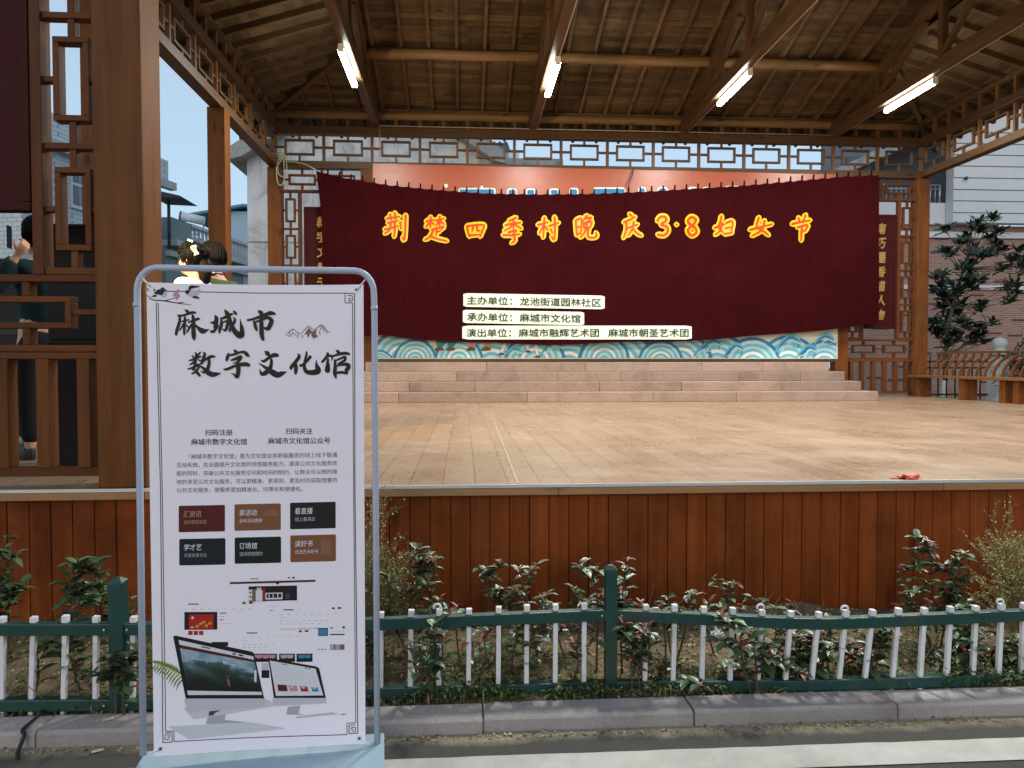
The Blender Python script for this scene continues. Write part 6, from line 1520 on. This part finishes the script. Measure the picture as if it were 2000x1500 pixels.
person(mp.x, 6.9, ZS, 1.745, math.pi-.35, 'short haired man in an olive green jacket standing behind the woman with hair flowers', green_c, dark_c, shoe_c, None, True, short_hair, False, dark_c)
pp_ = at(84, 700, 5.75)
ta, Wp = person(pp_.x, 5.75, ZS, 1.74, math.pi*.82, 'person in a dark teal sweater raising a phone behind the left lattice screen', teal_c, dark_c, shoe_c, {'L': ((0,.19,1.36),(.03,.33,1.17),(-.08,.20,1.43))}, True, short_hair)
ph = thing('camera_phone', Wp((.02, .19, 1.47)), 'dark phone held up by the person behind the left lattice', 'phone')
c = Wp((.02, .20, 1.56)); m_ = MB(); dz = Vector((0, 0, 1)); m_.bar(c-dz*.08, c+dz*.08, .078, .009, up=(1, .2, 0), tone=.5); m_.build('phone_case', M['black'], ph, bevel=.003)

# ---------------------------------------------------------------- loudspeakers and work light behind the left lattice
def cabinet(x0, x1, y0, y1, z0, z1, label):
    t = thing('loudspeaker', ((x0+x1)/2, (y0+y1)/2, z0), label, 'loudspeaker'); m_ = MB(); m_.box(x0, x1, y0, y1, z0, z1, .5); m_.build('cabinet', M['black'], t, bevel=.015)
    m_ = MB(); m_.box(x0+.03, x1-.03, y0-.012, y0-.001, z0+.04, z1-.04, .5); m_.build('grille', M['black'], t, bevel=.01)
    m_ = MB(); m_.box(x1+.001, x1+.012, (y0+y1)/2-.10, (y0+y1)/2+.10, (z0+z1)/2-.05, (z0+z1)/2+.05, .4); m_.build('handle_plate', M['black'], t)
xa, xb = at(93, 700, 5.0).x, at(236, 700, 5.0).x
cabinet(xa, xb, 4.98, 5.55, ZS, ZS+.82, 'lower black loudspeaker cabinet standing behind the left lattice')
cabinet(xa+.0, xb-.01, 5.0, 5.5, ZS+.823, at(100, 436, 5.0).z, 'upper black loudspeaker cabinet stacked behind the left lattice')
fc = thing('flight_case', (at(15, 700, 6.7).x, 6.7, ZS), 'tall black equipment case behind the person with the phone', 'case')
xa, xb = at(-120, 700, 6.6).x, at(92, 700, 6.6).x; zt = at(40, 505, 6.6).z
m_ = MB(); m_.box(xa, xb, 6.6, 7.1, ZS+.08, zt); m_.build('body', M['black'], fc, bevel=.01)
for x in (xa+.1, xb-.1): m_ = MB(); m_.tube([(x-.02, 6.7, ZS+.04), (x+.02, 6.7, ZS+.04)], .04, 12); m_.build('wheel', M['black'], fc)
m_ = MB(); m_.box(xa-.004, xb+.004, 6.594, 6.599, ZS+.95, ZS+1.0); m_.build('edge_band', M['ironblack'], fc)
fl = thing('stage_floodlight', (-3.30, 4.95, ZS), 'lit warm floodlight on a black pole behind the dark red front board', 'floodlight')
FLX, FLY, FLZ = -3.30, 4.95, 3.35
m_ = MB(); m_.tube([(FLX, FLY, ZS), (FLX, FLY, FLZ-.14)], .018, 8); m_.build('pole', M['black'], fl)
for a in (0, 2.1, 4.2):
    m_ = MB(); m_.tube([(FLX, FLY, ZS+.45), (FLX+.32*math.cos(a), FLY+.32*math.sin(a), ZS+.012)], .010, 6); m_.build('tripod_leg', M['black'], fl)
aim = (Vector((4.5, 13.5, 3.3))-Vector((FLX, FLY, FLZ))).normalized(); c = Vector((FLX, FLY, FLZ))
m_ = MB(); m_.bar(c-aim*.10, c+aim*.06, .26, .20, tone=.5); m_.build('housing', M['black'], fl, bevel=.01)
m_ = MB(); m_.bar(c+aim*.061, c+aim*.066, .22, .16, tone=.5); m_.build('lens', emit('floodlight_lens', (1, .72, .38), 20), fl)
ld = bpy.data.lights.new('floodlight_beam', 'SPOT'); ld.energy = 1100; ld.color = (1, .74, .38); ld.spot_size = R(100); ld.spot_blend = .8; ld.shadow_soft_size = .09
lo = bpy.data.objects.new('floodlight_beam', ld); COL.objects.link(lo); lo.parent = fl; lo.location = (c+aim*.09)-Vector(fl.location); lo.rotation_euler = (-aim).to_track_quat('Z', 'Y').to_euler()
